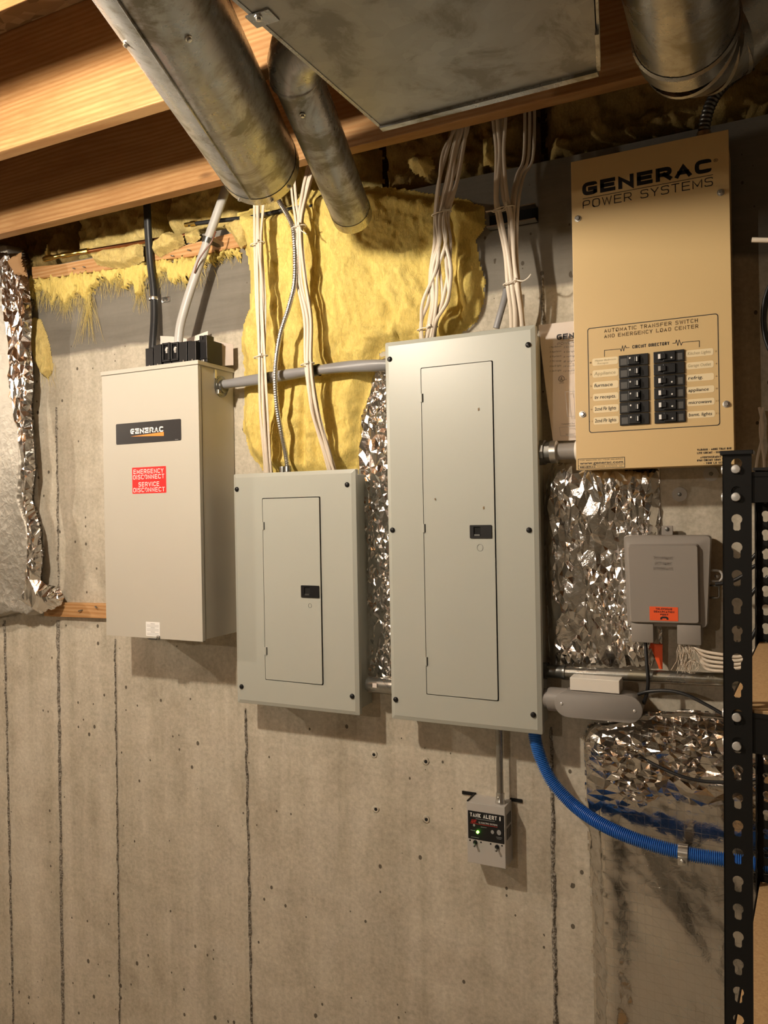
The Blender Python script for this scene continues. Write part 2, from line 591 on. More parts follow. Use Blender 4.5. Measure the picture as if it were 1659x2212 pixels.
GL = {'A': [('s', (0, 0), (.5, 1), (1, 0)), ('s', (.19, .3), (.81, .3))], 'B': [('r', (0, 0), (0, 1), (.92, 1), (.92, .53), (0, .53)), ('r', (.3, .53), (1, .53), (1, 0), (0, 0), (0, .3))],
'C': [('r', (1, .80), (1, 1), (0, 1), (0, 0), (1, 0), (1, .20))], 'D': [('r', (0, .4), (0, 0), (1, 0), (1, 1), (0, 1), (0, .3))], 'E': [('s', (1, 1), (0, 1), (0, 0), (1, 0)), ('s', (0, .52), (.92, .52))],
'F': [('s', (1, 1), (0, 1), (0, 0)), ('s', (0, .5), (.9, .5))], 'G': [('r', (1, .84), (1, 1), (0, 1), (0, 0), (1, 0), (1, .3)), ('s', (1, .12), (1, .46), (.52, .46))],
'H': [('s', (0, 0), (0, 1)), ('s', (1, 0), (1, 1)), ('s', (0, .52), (1, .52))], 'I': [('s', (.5, 0), (.5, 1))], 'J': [('r', (1, 1), (1, 0), (0, 0), (0, .3))], 'K': [('s', (0, 0), (0, 1)), ('s', (1, 1), (.1, .48), (1, 0))],
'L': [('s', (0, 1), (0, 0), (1, 0))], 'M': [('s', (0, 0), (0, 1), (.5, .2), (1, 1), (1, 0))], 'N': [('s', (0, 0), (0, 1), (1, 0), (1, 1))], 'O': [('c', (0, 0), (0, 1), (1, 1), (1, 0))],
'P': [('r', (0, 0), (0, .6)), ('r', (0, .3), (0, 1), (1, 1), (1, .42), (0, .42))], 'Q': [('c', (0, 0), (0, 1), (1, 1), (1, 0)), ('s', (.6, .3), (1, 0))], 'R': [('s', (0, 0), (0, 1)), ('r', (0, 1), (1, 1), (1, .44), (0, .44)), ('s', (.55, .44), (1, 0))],
'S': [('r', (1, .82), (1, 1), (0, 1), (0, .52), (1, .52), (1, 0), (0, 0), (0, .18))], 'T': [('s', (0, 1), (1, 1)), ('s', (.5, 1), (.5, 0))], 'U': [('r', (0, 1), (0, 0), (1, 0), (1, 1))], 'V': [('s', (0, 1), (.5, 0), (1, 1))],
'W': [('s', (0, 1), (.25, 0), (.5, .95), (.75, 0), (1, 1))], 'X': [('s', (0, 0), (1, 1)), ('s', (0, 1), (1, 0))], 'Y': [('s', (0, 1), (.5, .45), (1, 1)), ('s', (.5, .45), (.5, 0))], 'Z': [('s', (0, 1), (1, 1), (0, 0), (1, 0))],
'-': [('s', (.1, .48), (.9, .48))], '.': [('s', (.4, 0), (.6, 0))], ',': [('s', (.5, .05), (.35, -.15))], "'": [('s', (.5, 1), (.45, .75))]}
GWF = {'I': .22, 'M': 1.16, 'W': 1.3, '-': .5, '.': .2, ',': .2, "'": .2}
def stxt(s, x0, z0, x1, cap, Y, m, parent, wt=.16, gapf=.30, name='lettering', depth=.0003):
    t = wt * cap
    wsum = sum(.55 if c == ' ' else GWF.get(c, 1.) for c in s)
    gw = (x1 - x0) / (wsum + gapf * (len(s) - 1))
    b = B()
    x = x0
    for c in s:
        if c == ' ':
            x += gw * (.55 + gapf)
            continue
        w = gw * GWF.get(c, 1.)
        for st in GL[c]:
            pts = [Vector((x + t / 2 + u * (w - t) if w > t else x + w / 2, z0 + t / 2 + v * (cap - t))) for u, v in st[1:]]
            kind = st[0]
            if kind in 'rc':
                q = pts if kind == 'r' else pts + [pts[0], pts[1]]
                out = [pts[0]] if kind == 'r' else []
                rad = min(w, cap) * .30
                for i in range(1, len(q) - 1):
                    a, p_, d = q[i - 1], q[i], q[i + 1]
                    r1 = min(rad, (a - p_).length * .49)
                    r2 = min(rad, (d - p_).length * .49)
                    e1, e2 = p_ + (a - p_).normalized() * r1, p_ + (d - p_).normalized() * r2
                    for k in range(5):
                        f = k / 4
                        out.append(e1 * (1 - f) ** 2 + p_ * 2 * f * (1 - f) + e2 * f * f)
                if kind == 'r': out.append(pts[-1])
                else:
                    a, p_, d = pts[-1], pts[0], pts[1]
                    e1, e2 = p_ + (a - p_).normalized() * rad, p_ + (d - p_).normalized() * rad
                    for k in range(5):
                        f = k / 4
                        out.append(e1 * (1 - f) ** 2 + p_ * 2 * f * (1 - f) + e2 * f * f)
                    out.append(out[0])
                pts = out
            elif len(pts) >= 2:
                d = (pts[0] - pts[1]).normalized()
                if c in 'EFHILTNMRZ': pass
            n = len(pts)
            k0 = len(b.v)
            closed = kind == 'c'
            for i in range(n):
                if closed: a, d = pts[(i - 1) % (n - 1)], pts[(i + 1) % (n - 1)]
                else: a, d = pts[max(0, i - 1)], pts[min(n - 1, i + 1)]
                p_ = pts[i]
                d1 = (p_ - a).normalized() if (p_ - a).length > 1e-9 else (d - p_).normalized()
                d2 = (d - p_).normalized() if (d - p_).length > 1e-9 else d1
                n1 = Vector((-d1.y, d1.x))
                n2 = Vector((-d2.y, d2.x))
                nm = (n1 + n2)
                nm = nm.normalized() if nm.length > 1e-6 else n1
                l = t / 2 / max(.45, nm.dot(n1))
                e = Vector((0, 0))
                if kind == 's' and i == 0: e = -d2 * t / 2
                if kind == 's' and i == n - 1: e = d1 * t / 2
                for sg in (1, -1):
                    v = p_ + e + nm * l * sg
                    b.v.append((v.x, Y - depth, min(max(v.y, z0 - .3 * cap), z0 + cap)))
            for i in range(n - 1):
                k = k0 + 2 * i
                b.f.append((k, k + 1, k + 3, k + 2))
        x += w + gw * gapf
    o = mk(name, b, m, parent, fix=False)
    return o
def ST(s, lx, ly, rx, cap_px, Y, m, parent, **kw):
    a = P(lx, ly, Y)
    return stxt(s, a.x, a.z, P(rx, ly, Y).x, P(lx, ly - cap_px, Y).z - a.z, Y, m, parent, **kw)
# noise on numpy arrays
def _hash(ix, iy, seed):
    n = (ix.astype(np.int64) * 374761393 + iy.astype(np.int64) * 668265263 + seed * 974711) & 0x7fffffff
    n = ((n ^ (n >> 13)) * 1274126177) & 0x7fffffff
    return ((n ^ (n >> 16)) & 0xffff) / 65535.
def vnoise(x, y, seed=0):
    ix, iy = np.floor(x), np.floor(y)
    fx, fy = x - ix, y - iy
    fx = fx * fx * (3 - 2 * fx)
    fy = fy * fy * (3 - 2 * fy)
    a, b = _hash(ix, iy, seed), _hash(ix + 1, iy, seed)
    c, d = _hash(ix, iy + 1, seed), _hash(ix + 1, iy + 1, seed)
    return (a * (1 - fx) + b * fx) * (1 - fy) + (c * (1 - fx) + d * fx) * fy
def fbm(x, y, oct=4, seed=0, gain=.5):
    t, a, s = 0, 1., 0
    for o in range(oct):
        t = t + a * vnoise(x * 2 ** o, y * 2 ** o, seed + o * 17)
        s += a
        a *= gain
    return t / s
def ridged(x, y, oct=3, seed=0):
    t, a, s = 0, 1., 0
    for o in range(oct):
        t = t + a * (1 - np.abs(2 * vnoise(x * 2 ** o, y * 2 ** o, seed + o * 31) - 1))
        s += a
        a *= .5
    return t / s
def facet(x, y, seed, n_dir=7, f=30.):
    """crumpled-sheet height: folded triangle waves in several directions, each only in places"""
    rs = np.random.RandomState(seed)
    t = 0
    wx = x + .02 * (fbm(x * 12, y * 12, 2, seed + 3) - .5)
    wy = y + .02 * (fbm(x * 12 + 9, y * 12 + 4, 2, seed + 5) - .5)
    for k in range(n_dir):
        a = rs.uniform(0, math.pi)
        fr = f * rs.uniform(.5, 1.9)
        ph = rs.uniform(0, 5)
        u = (wx * math.cos(a) + wy * math.sin(a)) * fr + ph
        tri = np.abs((u % 1.) * 2 - 1)
        mask = np.clip((vnoise(x * 9 + k * 3.1, y * 9 - k * 1.7, seed + 50 + k) - .35) * 3, 0, 1)
        t = t + tri * mask * (f / fr)
    return t / n_dir
def sheet(name, poly, Y, step, hfun, m, parent=None, smooth=True, back=False, world=False, rag=0.):
    """a lumpy sheet hung on the wall: outline in photo pixels (on depth Y), height by hfun(x, z, distance to edge)"""
    pw = poly if world else [(P(a, b, Y).x, P(a, b, Y).z) for a, b in poly]
    pw = np.array(pw)
    x0, z0 = pw.min(0) - step
    x1, z1 = pw.max(0) + step
    nx, nz = int((x1 - x0) / step) + 1, int((z1 - z0) / step) + 1
    gx, gz = np.meshgrid(x0 + np.arange(nx) * step, z0 + np.arange(nz) * step)
    inside = np.zeros(gx.shape, bool)
    dist = np.full(gx.shape, 9.)
    n = len(pw)
    jx = gx + (fbm(gx * 60, gz * 60, 3, 5) - .5) * step * 2.5
    jz = gz + (fbm(gx * 60 + 7, gz * 60 + 3, 3, 9) - .5) * step * 2.5
    if rag:
        jx = jx + (fbm(gx * 110, gz * 25, 3, 15) - .5) * rag
        jz = jz + (fbm(gx * 140 + 7, gz * 22 + 3, 3, 19) - .5) * rag * 2.6
    for i in range(n):
        ax, az = pw[i]
        bx, bz = pw[(i + 1) % n]
        c = ((az > jz) != (bz > jz))
        with np.errstate(divide='ignore', invalid='ignore'):
            xi = (bx - ax) * (jz - az) / (bz - az + 1e-12) + ax
        inside ^= (c & (jx < xi))
        L = (bx - ax) ** 2 + (bz - az) ** 2 + 1e-12
        t = np.clip(((jx - ax) * (bx - ax) + (jz - az) * (bz - az)) / L, 0, 1)
        dist = np.minimum(dist, np.hypot(jx - ax - t * (bx - ax), jz - az - t * (bz - az)))
    h = hfun(gx, gz, np.where(inside, dist, 0.))
    idx = -np.ones(gx.shape, int)
    cell = inside[:-1, :-1] & inside[1:, :-1] & inside[:-1, 1:] & inside[1:, 1:]
    use = np.zeros(gx.shape, bool)
    use[:-1, :-1] |= cell
    use[1:, :-1] |= cell
    use[:-1, 1:] |= cell
    use[1:, 1:] |= cell
    ii = np.argwhere(use)
    idx[use] = np.arange(len(ii))
    b = B()
    b.v = [(gx[i, j], Y - h[i, j], gz[i, j]) for i, j in ii]
    b.f = [(idx[i, j], idx[i, j + 1], idx[i + 1, j + 1], idx[i + 1, j]) for i, j in np.argwhere(cell)]
    return mk(name, b, m, parent, smooth, None, fix=False)
def foil_sheet(name, poly, Y, spacing, amp, base, m, parent=None, seed=0, vert=1., edge=.02, low=.012, limit=.2):
    """crumpled foil: flat facets between scattered points, outline in photo pixels on depth Y"""
    from mathutils.geometry import delaunay_2d_cdt
    pw = np.array([(P(a, b, Y).x, P(a, b, Y).z) for a, b in poly])
    rs = np.random.RandomState(seed)
    x0, z0 = pw.min(0)
    x1, z1 = pw.max(0)
    pts = []
    # rim points, slightly ragged
    n = len(pw)
    for i in range(n):
        a, c = pw[i], pw[(i + 1) % n]
        k = max(1, int(np.hypot(*(c - a)) / (spacing * .8)))
        for j in range(k):
            pts.append(tuple(a + (c - a) * (j + rs.uniform(-.2, .2)) / k + rs.normal(0, spacing * .12, 2)))
    nb = len(pts)
    rim = np.array(pts)
    area = (x1 - x0) * (z1 - z0)
    cand = np.column_stack([rs.uniform(x0, x1, int(area / spacing ** 2 * 2.6 * vert)), rs.uniform(z0, z1, int(area / spacing ** 2 * 2.6 * vert))])
    dens = fbm(cand[:, 0] * 11, cand[:, 1] * 7, 2, seed + 5)
    cand = cand[rs.rand(len(cand)) < np.clip((dens - .22) * 1.9, .12, 1)]
    def inside(q):
        r_ = np.zeros(len(q), bool)
        for i in range(len(rim)):
            (ax_, az_), (bx_, bz_) = rim[i], rim[(i + 1) % len(rim)]
            c_ = ((az_ > q[:, 1]) != (bz_ > q[:, 1]))
            xi = (bx_ - ax_) * (q[:, 1] - az_) / (bz_ - az_ + 1e-12) + ax_
            r_ ^= c_ & (q[:, 0] < xi)
        return r_
    cand = cand[inside(cand)]
    allp = np.vstack([rim, cand])
    # stretch so that facets come out tall when vert < 1
    vin = [Vector((p[0], p[1] * vert)) for p in allp]
    vo, eo, fo, *_ = delaunay_2d_cdt(vin, [], [], 0, 1e-6)
    vv = np.array([(v.x, v.y / vert) for v in vo])
    d = np.full(len(vv), 9.)
    for i in range(n):
        a, c = pw[i], pw[(i + 1) % n]
        L = ((c - a) ** 2).sum() + 1e-12
        t = np.clip(((vv - a) * (c - a)).sum(1) / L, 0, 1)
        d = np.minimum(d, np.hypot(*(vv - a - t[:, None] * (c - a)).T))
    big_ = fbm(vv[:, 0] * 7, vv[:, 1] * 7 * vert, 3, seed + 1) - .5
    pl_ = facet(vv[:, 0], vv[:, 1] * vert, seed + 3, 6, 9.)
    h = sm(d, edge) * (base + low * 2 * big_ + low * pl_ + amp * rs.normal(0, 1, len(vv)))
    h = np.clip(h, .002, limit)
    b = B()
    b.v = [(p[0], Y - k, p[1]) for p, k in zip(vv, h)]
    ce = np.array([vv[list(f)].mean(0) for f in fo])
    ok = inside(ce)
    for f, o_ in zip(fo, ok):
        if not o_: continue
        a, c, e = (vv[i] for i in f[:3])
        cr = (c[0] - a[0]) * (e[1] - a[1]) - (c[1] - a[1]) * (e[0] - a[0])
        b.f.append(tuple(f) if cr > 0 else tuple(reversed(f)))
    return mk(name, b, m, parent, False, fix=False)
def sm(d, w):
    t = np.clip(d / w, 0, 1)
    return t * t * (3 - 2 * t)
#==STRUCTURE==
# ------------------------------------------------------------------ the room
XL, XR, YF = -6.2, 3.6, -9.0
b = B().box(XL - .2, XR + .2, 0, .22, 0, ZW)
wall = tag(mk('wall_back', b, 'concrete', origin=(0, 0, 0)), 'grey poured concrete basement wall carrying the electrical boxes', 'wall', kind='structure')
tag(mk('wall_left', B().box(XL - .2, XL, YF, 0, 0, ZS), 'concrete', origin=(0, 0, 0)), 'grey concrete basement wall beyond the foil blanket', 'wall', kind='structure')
tag(mk('wall_right', B().box(XR, XR + .2, YF, 0, 0, ZS), 'concrete', origin=(0, 0, 0)), 'grey concrete basement wall beyond the shelving', 'wall', kind='structure')
tag(mk('wall_front', B().box(XL - .2, XR + .2, YF - .2, YF, 0, ZS), 'concrete', origin=(0, 0, 0)), 'grey concrete basement wall opposite the electrical boxes', 'wall', kind='structure')
tag(mk('floor', B().box(XL - .2, XR + .2, YF - .2, .22, -.1, 0), 'concrete', origin=(0, 0, 0)), 'bare grey concrete basement floor', 'floor', kind='structure')
ceil = tag(mk('ceiling', B().box(XL - .2, XR + .2, YF - .2, .3, ZS, ZS + .02), 'osb', origin=(0, 0, 0)), 'flake-board subfloor over wooden joists', 'ceiling', kind='structure')
for k in range(21):
    yf = -.205 - .4 * k if k else -.205
    yf = [-.205, -.592][k] if k < 2 else -.592 - .406 * (k - 1)
    mk('joist', B().box(XL, XR, yf, yf + .038, ZJ, ZS, .003), 'joist_wood', ceil)
mk('rim_board', B().box(XL, XR, .185, .222, ZW, ZS), 'joist_wood', ceil)
def seam(x_px, y0, y1, wd, seed, dx_px=0.):
    """ragged concrete fin left where two form panels met"""
    a, c = P(x_px, y0, 0), P(x_px + dx_px, y1, 0)
    n = int((a.z - c.z) / .004)
    rs = np.random.RandomState(seed)
    t = np.arange(n + 1) / n
    z = a.z + (c.z - a.z) * t
    x = a.x + (c.x - a.x) * t + (fbm(z * 30, z * 0 + seed, 3, seed) - .5) * .006
    wv = 1.5 * wd * (.35 + 1.1 * fbm(z * 45, z * 0 + 3, 3, seed + 1) + .5 * (fbm(z * 5, z * 0 + 8, 2, seed + 2) - .4))
    wv = np.clip(wv, .0006, .02)
    hh = .0012 + .006 * fbm(z * 90, z * 0 + 5, 3, seed + 4) * np.clip(wv / wd, .2, 1.2)
    b = B()
    for i in range(n + 1):
        s1 = (rs.rand() - .5) * wv[i] * .6
        b.v += [(x[i] - wv[i], -.0004, z[i]), (x[i] + s1, -hh[i], z[i]), (x[i] + wv[i], -.0004, z[i])]
    for i in range(n):
        k = 3 * i
        b.f += [(k, k + 1, k + 4, k + 3), (k + 1, k + 2, k + 5, k + 4)]
    return mk('form_seam', b, 'seam_concrete', wall, fix=False)
seam(10, 1340, 2250, .0035, 1, 20)
seam(122, 880, 1300, .0022, 2, 6)
seam(125, 1340, 2250, .0045, 3, 12)
seam(249, 1380, 2250, .0018, 4, 11)
seam(531, 1530, 2250, .0030, 5, 14)
seam(1190, 1570, 2250, .0036, 6, 12)
seam(1172, 600, 700, .003, 7, 2)
# drilled holes with spalled rims
for k, (px, py) in enumerate(((808, 1630), (920, 1645), (812, 1748), (921, 1770))):
    p = P(px, py, 0)
    b = B()
    rs = np.random.RandomState(k)
    prof = [(.011, 0), (.0085, .0012), (.006, .0016), (.0048, .0005)]
    b.lathe(p, (0, -1, 0), prof, 11)
    b.v = [(x + rs.uniform(-.001, .001), y, z + rs.uniform(-.001, .001)) for x, y, z in b.v]
    q = mk('hole_rim', b, 'concrete', wall, True)
    mk('hole_plug', B().lathe(p, (0, -1, 0), [(.0046, .0004), (.0046, .0013), (.0018, .0022)], 10), 'dark_void', q)
# sill strip on the wall top (left) and furring strip low on the left
def strip(name, pts_t, pts_b, Y, th, label):
    b = B()
    n = len(pts_t)
    for (a, c) in zip(pts_t, pts_b):
        t_, b_ = P(*a, Y - th), P(*c, Y - th)
        b.v += [(t_.x, Y - th, t_.z), (b_.x, Y - th, b_.z), (t_.x, Y, t_.z), (b_.x, Y, b_.z)]
    for i in range(n - 1):
        k = 4 * i
        b.f += [(k, k + 1, k + 5, k + 4), (k, k + 4, k + 6, k + 2), (k + 1, k + 3, k + 7, k + 5), (k + 2, k + 6, k + 7, k + 3)]
    b.f += [(0, 2, 3, 1), (4 * n - 4, 4 * n - 3, 4 * n - 1, 4 * n - 2)]
    return tag(mk(name, b, 'furring_wood'), label, 'wood strip')
def nail(parent, px, py, Y, r=.0018, bend=(.012, -.004)):
    p = P(px, py, Y)
    b = B().tube(crom([p, p + V(0, -.006, 0), p + V(bend[0], -.008, bend[1])], 4), r, 6)
    return mk('nail', b, 'dark_zinc', parent, True)
s1 = strip('furring_strip', [(69, 577), (130, 571), (205, 557), (260, 552)], [(69, 602), (130, 597), (205, 587), (260, 578)], 0, .018, 'short bent orange-stained wood strip beside the left foil blanket on top of wall')
nail(s1, 160, 580, -.018)
nail(s1, 182, 577, -.018)
s2 = strip('furring_strip', [(333, 548), (400, 530), (470, 511), (530, 497)], [(333, 562), (400, 556), (470, 543), (530, 530)], 0, .018, 'orange-stained wood strip behind the pale grey cable on top of wall')
nail(s2, 408, 541, -.018)
nail(s2, 372, 553, -.018)
s3 = strip('furring_strip', [(95, 1301), (180, 1303), (285, 1306)], [(95, 1331), (180, 1334), (285, 1338)], 0, .018, 'plain wood strip low on the wall beside the beige switch box')
nail(s3, 178, 1318, -.018, .002, (-.01, -.003))
nail(s3, 208, 1310, -.018)
#==PANELS==
# ------------------------------------------------------------------ shared small parts
ME_SCREW = small('screw', B().lathe((0, 0, 0), (0, -1, 0), [(.0068, 0), (.0068, .0015), (.0055, .0038), (.003, .0048), (.0005, .005)], 14).box(-.0055, .0055, -.0053, -.0046, -.0006, .0006), 'black_plastic')
ME_HEX = small('hex_screw', B().lathe((0, 0, 0), (0, -1, 0), [(.0075, 0), (.0072, .0014), (.0052, .0016)], 14).lathe((0, 0, 0), (0, -1, 0), [(.0052, .0014), (.005, .0055), (.004, .0062)], 6), 'zinc', True, 30)
ME_PIN = small('pin_screw', B().lathe((0, 0, 0), (0, -1, 0), [(.0035, 0), (.0033, .001), (.002, .0018)], 10), 'chrome_rivet')

# ------------------------------------------------------------------ load centres
def load_center(cover, door, latch, lock, hinges, screws, label, depth=.10):
    Y = -depth
    x0, x1, z0, z1 = rectP(cover, Y)
    r = root('breaker_panel', ((x0 + x1) / 2, -depth / 2, z0), label, 'breaker panel')
    mk('back_box', B().box(x0 + .012, x1 - .012, 0, -depth + .006, z0 + .012, z1 - .012, .002), 'panel_grey', r)
    dx0, dx1, dz0, dz1 = rectP(door, Y)
    g = .0022
    b = B()
    bev, drop = .011, .0045
    yb = Y + .018
    hole = roundrect(dx0 - g, dx1 + g, dz0 - g, dz1 + g, .003, 2)
    b.plate(roundrect(x0 + bev, x1 - bev, z0 + bev, z1 - bev, .002, 2), [hole], Y, Y + .0015)
    ring_i = roundrect(x0 + bev, x1 - bev, z0 + bev, z1 - bev, .002, 2)
    ring_m = roundrect(x0 + .0008, x1 - .0008, z0 + .0008, z1 - .0008, .003, 2)
    ring_o = roundrect(x0, x1, z0, z1, .0035, 2)
    rings = [(ring_i, Y), (ring_m, Y + drop), (ring_o, Y + drop + .001), (ring_o, yb)]
    n = len(ring_i)
    k0 = len(b.v)
    for rg, y in rings:
        b.v += [(x, y, z) for x, z in rg]
    for j in range(len(rings) - 1):
        for i in range(n):
            a, c = k0 + j * n + i, k0 + j * n + (i + 1) % n
            b.f.append((a, c, c + n, a + n))
    mk('cover', b, 'panel_grey', r, True, 25)
    mk('dead_front_shade', B().box(dx0 - .006, dx1 + .006, Y + .006, Y + .008, dz0 - .006, dz1 + .006), 'dark_void', r)  # dead front coloured near-black, stands in for the shade in the door gap
    # door, hinged at its left edge and standing a touch open
    A = math.radians(.75)
    def tilt(bb):
        bb.v = [(dx0 + (x - dx0) * math.cos(A) + (y - Y) * math.sin(A), Y + (y - Y) * math.cos(A) - (x - dx0) * math.sin(A), z) for x, y, z in bb.v]
        return bb
    lx0, lx1, lz0, lz1 = rectP(latch, Y)
    d = mk('door', tilt(B().plate(roundrect(dx0, dx1, dz0, dz1, .003, 2), [], Y - .0012, Y + .001)), 'panel_grey', r)
    w = lx1 - lx0
    hx0, hx1, hz0, hz1 = lx0 + w * .18, lx0 + w * .50, lz0 + (lz1 - lz0) * .18, lz1 - (lz1 - lz0) * .14
    b = B().plate(roundrect(lx0, lx1, lz0, lz1, .0015, 2), [[(hx0, hz0), (hx1, hz0), (hx1, hz1), (hx0, hz1)]], Y - .0042, Y - .001)
    la = mk('latch', tilt(b), 'black_plastic', d)
    mk('latch_recess', tilt(B().box(hx0, hx1, Y - .0014, Y - .001, hz0, hz1)), 'dark_void', la)
    mk('latch_tongue', tilt(B().box(hx0 + w * .02, hx1 - w * .04, Y - .0036, Y - .0014, hz0, hz0 + (hz1 - hz0) * .18)), 'dark_zinc', la)
    lp = P(*lock[:2], Y)
    rr = lock[2]
    ringo = [(lp.x + rr * math.cos(a), lp.z + rr * 1.1 * math.sin(a)) for a in np.linspace(0, 2 * math.pi, 18, endpoint=False)]
    ringi = [(lp.x + (rr - .0007) * math.cos(a), lp.z + (rr * 1.1 - .0007) * math.sin(a)) for a in np.linspace(0, 2 * math.pi, 18, endpoint=False)]
    mk('lock_knockout', tilt(B().plate(ringo, [ringi], Y - .0017, Y - .001)), 'dark_zinc', d)
    for hx, hy in hinges:
        p = P(hx, hy, Y)
        h = mk('hinge', B().box(p.x - .004, p.x + .003, Y - .0026, Y + .001, p.z - .0105, p.z + .0105, .0008).tube([p + V(.0012, -.003, -.0105), p + V(.0012, -.003, .0105)], .0022, 8), 'panel_grey', d)
        mk('hinge_slot', B().box(p.x + .0032, p.x + .0048, Y - .0022, Y + .001, p.z - .0105, p.z + .0105), 'dark_void', h)
    for sx, sy in screws:
        inst('cover_screw', ME_SCREW, r, P(sx, sy, Y), (0, random.uniform(0, 3), 0))
    return r, (x0, x1, z0, z1)
small_panel, SP = load_center([(502, 1025), (765, 1012), (777, 1545), (512, 1520)], [(567, 1078), (689, 1074), (699, 1477), (575, 1468)],
    [(652, 1265), (691, 1264), (692, 1291), (653, 1290)], (671, 1308, .0055), [(569, 1136), (575, 1406)],
    [(512, 1057), (750, 1047), (522, 1483), (761, 1504)], 'smaller grey-green breaker panel with black latch and four cover screws')
large_panel, LP = load_center([(830, 740), (1158, 700), (1169, 1588), (845, 1553)], [(910, 797), (1062, 780), (1077, 1514), (923, 1497)],
    [(1016, 1134), (1063, 1134), (1064, 1163), (1017, 1162)], (1038, 1183, .008), [(911, 860), (916, 1141), (921, 1428)],
    [(842, 776), (1141, 745), (848, 1145), (1143, 1145), (855, 1511), (1152, 1544)], 'tall grey-green breaker panel with three hinges and six cover screws')
for px, py, s in ((1034, 884, .004), (940, 1078, .003), (1045, 1097, .004)):
    p = P(px, py, -.1035)
    mk('paint_chip', B().plate([(p.x - s * .4, p.z - s), (p.x + s * .5, p.z - s * .6), (p.x + s * .3, p.z + s), (p.x - s * .5, p.z + s * .5)], [], -.1042, -.1036), 'ink_brown', large_panel)
# bonding screws poking below the tall panel
# ------------------------------------------------------------------ beige transfer switch
DA = .165
ax0, ax1, az0, az1 = rectP([(217, 805), (424, 783), (441, 1384), (233, 1375)], -DA)
az1 += .004
r = ats = root('transfer_switch', ((ax0 + ax1) / 2, -DA / 2, az0), 'beige steel transfer switch box with dark nameplate and red disconnect sticker', 'switch box')
mk('enclosure', B().box(ax0 + .002, ax1 - .002, 0, -DA + .008, az0 + .004, az1 - .004, .0015), 'switch_beige', r)
b = B()
b.box(ax0, ax1, -DA, -DA + .0016, az0, az1 - .013, .0006)
b.box(ax1 - .0014, ax1, -DA + .0016, -DA + .012, az0, az1 - .013)
b.box(ax0, ax0 + .0014, -DA + .0016, -DA + .012, az0, az1 - .013)
b.box(ax0, ax1, -DA + .0016, -DA + .012, az0, az0 + .0014)
mk('front_cover', b, 'switch_beige', r)
mk('side_panel', B().box(ax1 - .002, ax1 - .0006, -DA + .016, -.004, az0 + .006, az1 - .016), 'switch_beige', r)
mk('top_cap', B().box(ax0 - .003, ax1 + .003, -DA - .003, 0, az1 - .012, az1, .0012), 'switch_beige', r)
q = rectP([(250.8, 915.7), (391, 905.5), (392, 951), (251.8, 960.8)], -DA)
Yp = -DA - .0012
pl = mk('nameplate', B().plate(roundrect(q[0], q[1], q[2], q[3], .004), [], Yp, -DA + .0002), 'plate_dark', r)
ST('GENERAC', 282, 938, 353, 11.5, Yp, 'ink_white', pl, wt=.25, gapf=.2)
a1, a2, a3 = P(282, 943, Yp), P(354, 941.5, Yp), P(354, 933, Yp)
mk('swoosh', B().plate([(a1.x, a1.z), (a2.x, a2.z), (a3.x, a3.z)], [], Yp - .0004, Yp + .0001), 'logo_orange', pl)
a1 = P(378, 950, Yp)
mk('fine_print', B().box(a1.x, a1.x + .012, Yp - .0003, Yp, a1.z, a1.z + .0012), 'ink_greyish', pl)
q = rectP([(285, 1011), (358, 1006), (360, 1064), (287, 1067)], -DA)
Yp = -DA - .0006
pl = mk('disconnect_sticker', B().plate(roundrect(q[0], q[1], q[2], q[3], .0015), [], Yp, -DA + .0002), 'sticker_red', r)
w, h = q[1] - q[0], q[3] - q[2]
for s, fx0, fx1, fz in (('EMERGENCY', .045, .93, .755), ('DISCONNECT', .03, .95, .545), ('SERVICE', .19, .80, .265), ('DISCONNECT', .03, .96, .055)):
    stxt(s, q[0] + w * fx0, q[2] + h * fz, q[0] + w * fx1, h * .165, Yp, 'ink_white', pl, wt=.135, gapf=.36)
q = rectP([(315, 1343), (345, 1344), (346, 1375), (316, 1374)], -DA)
pl = mk('warning_label', B().plate(roundrect(q[0], q[1], q[2], q[3], .001), [], Yp, -DA + .0002), 'ink_white', r)
w, h = q[1] - q[0], q[3] - q[2]
for k in range(9):
    ww = (.3 if k % 3 == 0 else .85)
    mk('print_line', B().box(q[0] + w * (.5 - ww / 2), q[0] + w * (.5 + ww / 2), Yp - .0002, Yp, q[3] - h * (.12 + k * .095) - .0008, q[3] - h * (.12 + k * .095)), 'ink_greyish' if k % 3 else 'ink_black', pl)
p = P(333, 1375, -DA)
mk('hasp', B().box(p.x - .017, p.x + .012, -DA - .006, -DA + .002, az0 - .003, az0 + .0015, .0005).box(p.x + .012, p.x + .022, -DA - .005, -DA + .002, az0 - .002, az0 + .009, .002), 'dark_zinc', r)
mk('hasp_screw', B().lathe((p.x + .018, -DA - .004, az0 + .005), (0, -1, 0), [(.0045, 0), (.004, .002), (.001, .003)], 10), 'zinc', r, True, 40)
# connector on its right side
yk = -.062
zk = P(487, 834, 0).z
zk = (P(487, 834, yk)).z
c = V(ax1 - .0006, yk, zk)
cn = mk('cable_connector', B().lathe(c, (1, 0, 0), [(.031, 0), (.031, .003), (.027, .004), (.027, .006), (.020, .008), (.020, .014), (.015, .016)], 24), 'dark_zinc', r, True, 35)
mk('lock_tab', B().box(c.x, c.x + .003, yk - .030, yk - .022, zk + .020, zk + .045), 'zinc', cn)
mk('clamp_screw', B().box(c.x + .004, c.x + .012, yk - .026, yk - .012, zk - .025, zk - .012, .001), 'zinc', cn)

